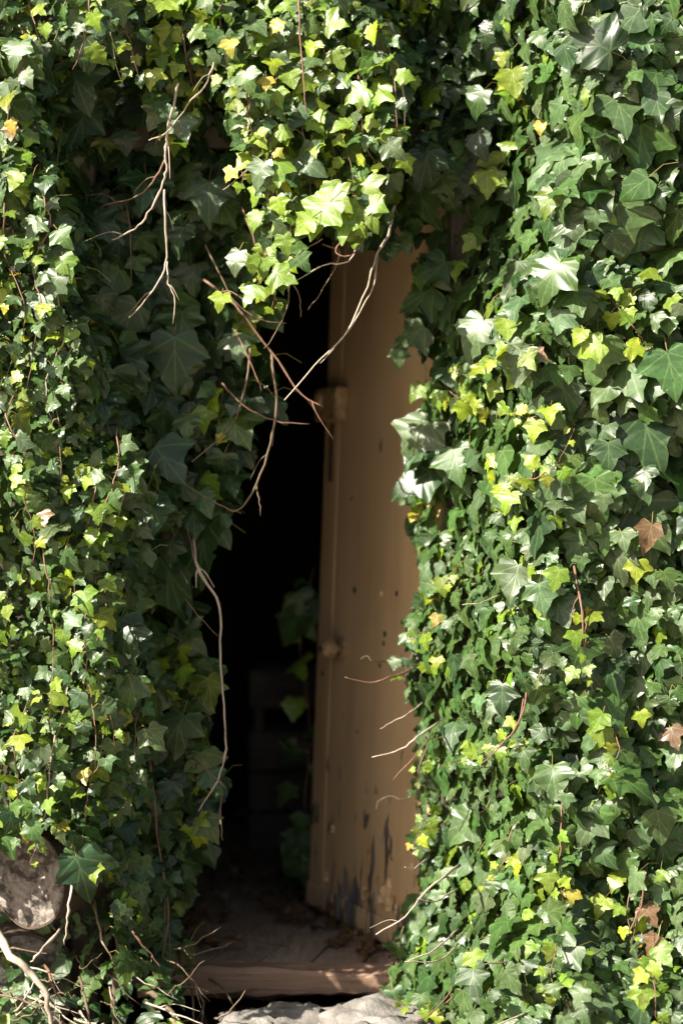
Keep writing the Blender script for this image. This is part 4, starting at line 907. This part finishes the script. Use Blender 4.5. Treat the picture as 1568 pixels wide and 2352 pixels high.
# --- roots and low growth at the foot of the wall
ivG = new_ivy('low ivy with thick bare roots on the soil beside the sill board', P(250, 2420, -0.3), 207)
bulk(ivG, [(-330, 2080), (330, 2040), (430, 2130), (440, 2240), (400, 2290), (430, 2420), (420, 2560), (-330, 2560)], lambda u, v: -0.28 - 0.30 * sstep(2100, 2500, v) + 0.05 * nzA(u, v), lambda u, v: 50 + 10 * nzC(u, v), lambda u, v, r: pick_colour(r, (1.2, 1.1, 0.4, 0.12, 0.02, 0.1)), layers=((0.0, 0.42), (0.06, 0.4)), wild=0.4)
for pix, y0, y1, w, m, k in (
    ([(-30, 2150), (30, 2200), (75, 2240), (105, 2290), (122, 2380)], -0.62, -0.66, 26, M_STEM_PALE, 1), ([(290, 1990), (282, 2070), (272, 2180), (268, 2260), (262, 2352), (266, 2460)], -0.33, -0.42, 28, M_STEM_BROWN, 0), ([(275, 2250), (320, 2268), (368, 2295), (405, 2345), (420, 2420)], -0.36, -0.5, 22, M_STEM_BROWN, 0),
    ([(162, 1990), (160, 2060), (155, 2120), (148, 2170)], -0.56, -0.56, 10, M_STEM_PALE, 0), ([(265, 2060), (300, 2130), (340, 2180), (370, 2222)], -0.40, -0.42, 9, M_STEM_RED, 1), ([(205, 2090), (235, 2160), (272, 2225)], -0.44, -0.42, 8, M_STEM_PALE, 0), ([(400, 2200), (430, 2250), (462, 2290), (466, 2352)], -0.26, -0.32, 11, M_STEM_BROWN, 1),
    ([(90, 2240), (130, 2280), (180, 2340)], -0.62, -0.62, 8, M_STEM_RED, 1), ([(250, 2255), (330, 2275), (440, 2265), (500, 2290)], -0.38, -0.3, 7, M_STEM_BROWN, 2), ([(-20, 2310), (60, 2300), (140, 2330)], -0.6, -0.62, 9, M_STEM_BROWN, 1), ([(20, 2352), (60, 2290), (85, 2240)], -0.6, -0.6, 8, M_STEM_PALE, 0), ([(130, 2150), (90, 2190), (70, 2210)], -0.55, -0.58, 10, M_STEM_PALE, 0),
    ([(470, 2270), (520, 2280), (540, 2320)], -0.26, -0.28, 6, M_STEM_BROWN, 0), ([(340, 2352), (380, 2300), (430, 2270), (500, 2262)], -0.36, -0.26, 7, M_STEM_BROWN, 1), ([(230, 2240), (255, 2290), (262, 2330)], -0.4, -0.42, 7, M_STEM_PALE, 0), ([(420, 2260), (445, 2310), (440, 2380)], -0.3, -0.34, 9, M_STEM_BROWN, 0), ([(170, 2270), (200, 2310), (215, 2380)], -0.55, -0.58, 9, M_STEM_BROWN, 0)):
    twig(ivG, pix, y0, y1, w, m, name='root' if w > 15 else 'bare_twig', sides=9 if w > 15 else 6, jit=0.0025 if w > 15 else 0.0015, side_twigs=k)
rs = np.random.default_rng(61)
for q in range(26):                                     # dry runners tangled over the soil
    u = rs.uniform(-40, 520); v = rs.uniform(2180, 2400); a = rs.uniform(-0.9, 0.9); l = rs.uniform(60, 170); yy = -0.36 - 0.22 * (v - 2180) / 220 + (0.06 if u > 400 else 0)
    twig(ivG, [(u, v), (u + l * 0.4 * math.cos(a) + rs.normal(0, 8), v + l * 0.4 * math.sin(a) + rs.normal(0, 10)), (u + l * math.cos(a), v + l * math.sin(a) + rs.normal(0, 14))], yy, yy - 0.05, rs.uniform(4, 8), M_STEM_PALE if rs.random() < 0.4 else M_STEM_BROWN, jit=0.002, side_twigs=int(rs.random() < 0.4), deep=0.04)
# --- ivy that has crept in behind the door edge
ivI = new_ivy('sprig of ivy creeping inside the dark opening along the door edge', (-0.10, 0.66, 0.01), 208)
strand(ivI, [P(722, 2020, 0.66), P(715, 1930, 0.67), P(700, 1850, 0.68), P(712, 1700, 0.68), P(700, 1560, 0.67), P(690, 1470, 0.66), P(705, 1380, 0.66), P(722, 1300, 0.66)], 0.003, 0.06, lambda u, v, r: pick_colour(r, (1, 1.3, 0.6, 0, 0, 0)), step=0.075, tip_yellow=0.2, start=0.0)
for u, v, s in ((690, 1390, 70), (670, 1440, 80), (705, 1440, 60), (690, 1930, 60), (672, 1960, 70), (700, 2000, 80), (690, 1890, 50)):
    hero(ivI, u, v, 0.64, s, ivI.rng.uniform(-30, 30), C_MID)
build_ivy_meshes()

# ------------------------------------------------------------------ litter on the floor
def litter():
    rng = np.random.default_rng(5); VV, FF, LL, TT = [], [], [], []; off = 0
    def put(x, y, z, s, c):
        nonlocal off
        t = CURLED + int(rng.integers(0, 3)) if rng.random() < 0.7 else int(rng.integers(0, 14)); tv, tf = TEMPL[t]
        R = np.array(Euler((rng.normal(0, 0.35), rng.normal(0, 0.35), rng.uniform(0, 6.28))).to_matrix())
        w = (tv @ R.T) * s; w = w - np.array([0, 0, w[:, 2].min()]) + np.array([x, y, z])
        VV.append(w); FF.append(tf + off); LL.append(tv * np.array([1, 1, 0])); TT.append(np.tile(np.append(c, 1.0), (len(tv), 1))); off += len(tv)
    for _ in range(260):
        x = rng.uniform(-0.75, 0.15); y = rng.uniform(0.35, 1.5)
        if rng.random() < 0.55: x = -0.60 + abs(rng.normal(0, 0.13)); y = rng.uniform(0.0, 1.2)
        put(x, y, 0.004, rng.uniform(0.025, 0.055), C_DEAD * rng.uniform(0.5, 1.3))
    for _ in range(40):                       # blown against the door
        k = rng.uniform(0, 1); put(0.17 - 0.26 * k - rng.uniform(0.0, 0.10), -0.04 + 0.62 * k - rng.uniform(0, 0.06), 0.004, rng.uniform(0.025, 0.05), C_DEAD * rng.uniform(0.5, 1.1))
    for _ in range(160): put(rng.uniform(-1.1, -0.2), rng.uniform(-0.9, -0.2), GZ + 0.02, rng.uniform(0.025, 0.05), C_DEAD * rng.uniform(0.3, 0.9))
    me = bpy.data.meshes.new('leaf_litter'); me.from_pydata(np.concatenate(VV).tolist(), [], np.concatenate(FF).tolist()); me.materials.append(M_LEAF_M)
    to_mesh_attrs(me, np.concatenate(LL), np.concatenate(TT)); o = link(bpy.data.objects.new('leaf_litter', me)); o['kind'] = 'stuff'
    tag(o, 'brown dead leaves strewn over the floor planks and soil', 'leaf litter')
    # dry stalks among them
    vs, fs = [], []
    for _ in range(70):
        a = rng.uniform(0, 6.28); p = Vector((rng.uniform(-0.62, -0.1), rng.uniform(-0.02, 0.9), 0.008)); d = Vector((math.cos(a), math.sin(a), 0)); l = rng.uniform(0.04, 0.13)
        v, f = tube_vf([p, p + d * l * 0.5 + Vector((0, 0, 0.008)), p + d * l + Vector(rng.normal(0, 0.01, 3)) * Vector((1, 1, 0)).x], [0.0016, 0.0014, 0.0009], 4); b = len(vs); vs += v; fs += [tuple(i + b for i in q) for q in f]
    o = mesh_obj('dry_stalks', vs, fs, M_STEM_BROWN); o['kind'] = 'stuff'; tag(o, 'thin dry stalks scattered on the floor planks', 'stalks')
litter()
def fallen(name, u, v, y, s, c, label, cat, var=3, rx=1.0):
    p = P(u, v, y); o = bpy.data.objects.new(name, TEMPL_MESH[var]); o.color = (*[float(x) for x in c], 1)
    o.location = (p.x, y, 0.022); o.rotation_euler = (rx, 0.1, 1.2); o.scale = (s, s, s); link(o); tag(o, label, cat)
yf = CAMH / (K * (1955 - 1176)) - D
fallen('fallen_leaf', 632, 1955, yf, 0.10, C_GOLD, 'big yellow fallen leaf lying on the dark shed floor', 'leaf', 12, 0.35)
def scrap():
    rng = np.random.default_rng(3); y = CAMH / (K * (1895 - 1176)) - D; p = P(570, 1895, y)
    vs = []; fs = []; n = 5
    for j in range(n):
        for i in range(n): vs.append((p.x + (i - 2) * 0.022, y + (j - 2) * 0.02, 0.022 + abs(rng.normal(0, 0.012)) + 0.004 * (i + j)))
    for j in range(n - 1):
        for i in range(n - 1): fs.append((j * n + i, j * n + i + 1, (j + 1) * n + i + 1, (j + 1) * n + i))
    o = mesh_obj('paper_scrap', vs, fs, plain('dirty_paper', (0.55, 0.55, 0.58), 0.9), smooth=False, at=(p.x, y, 0.004)); tag(o, 'crumpled whitish paper scrap on the dark shed floor', 'paper')
scrap()
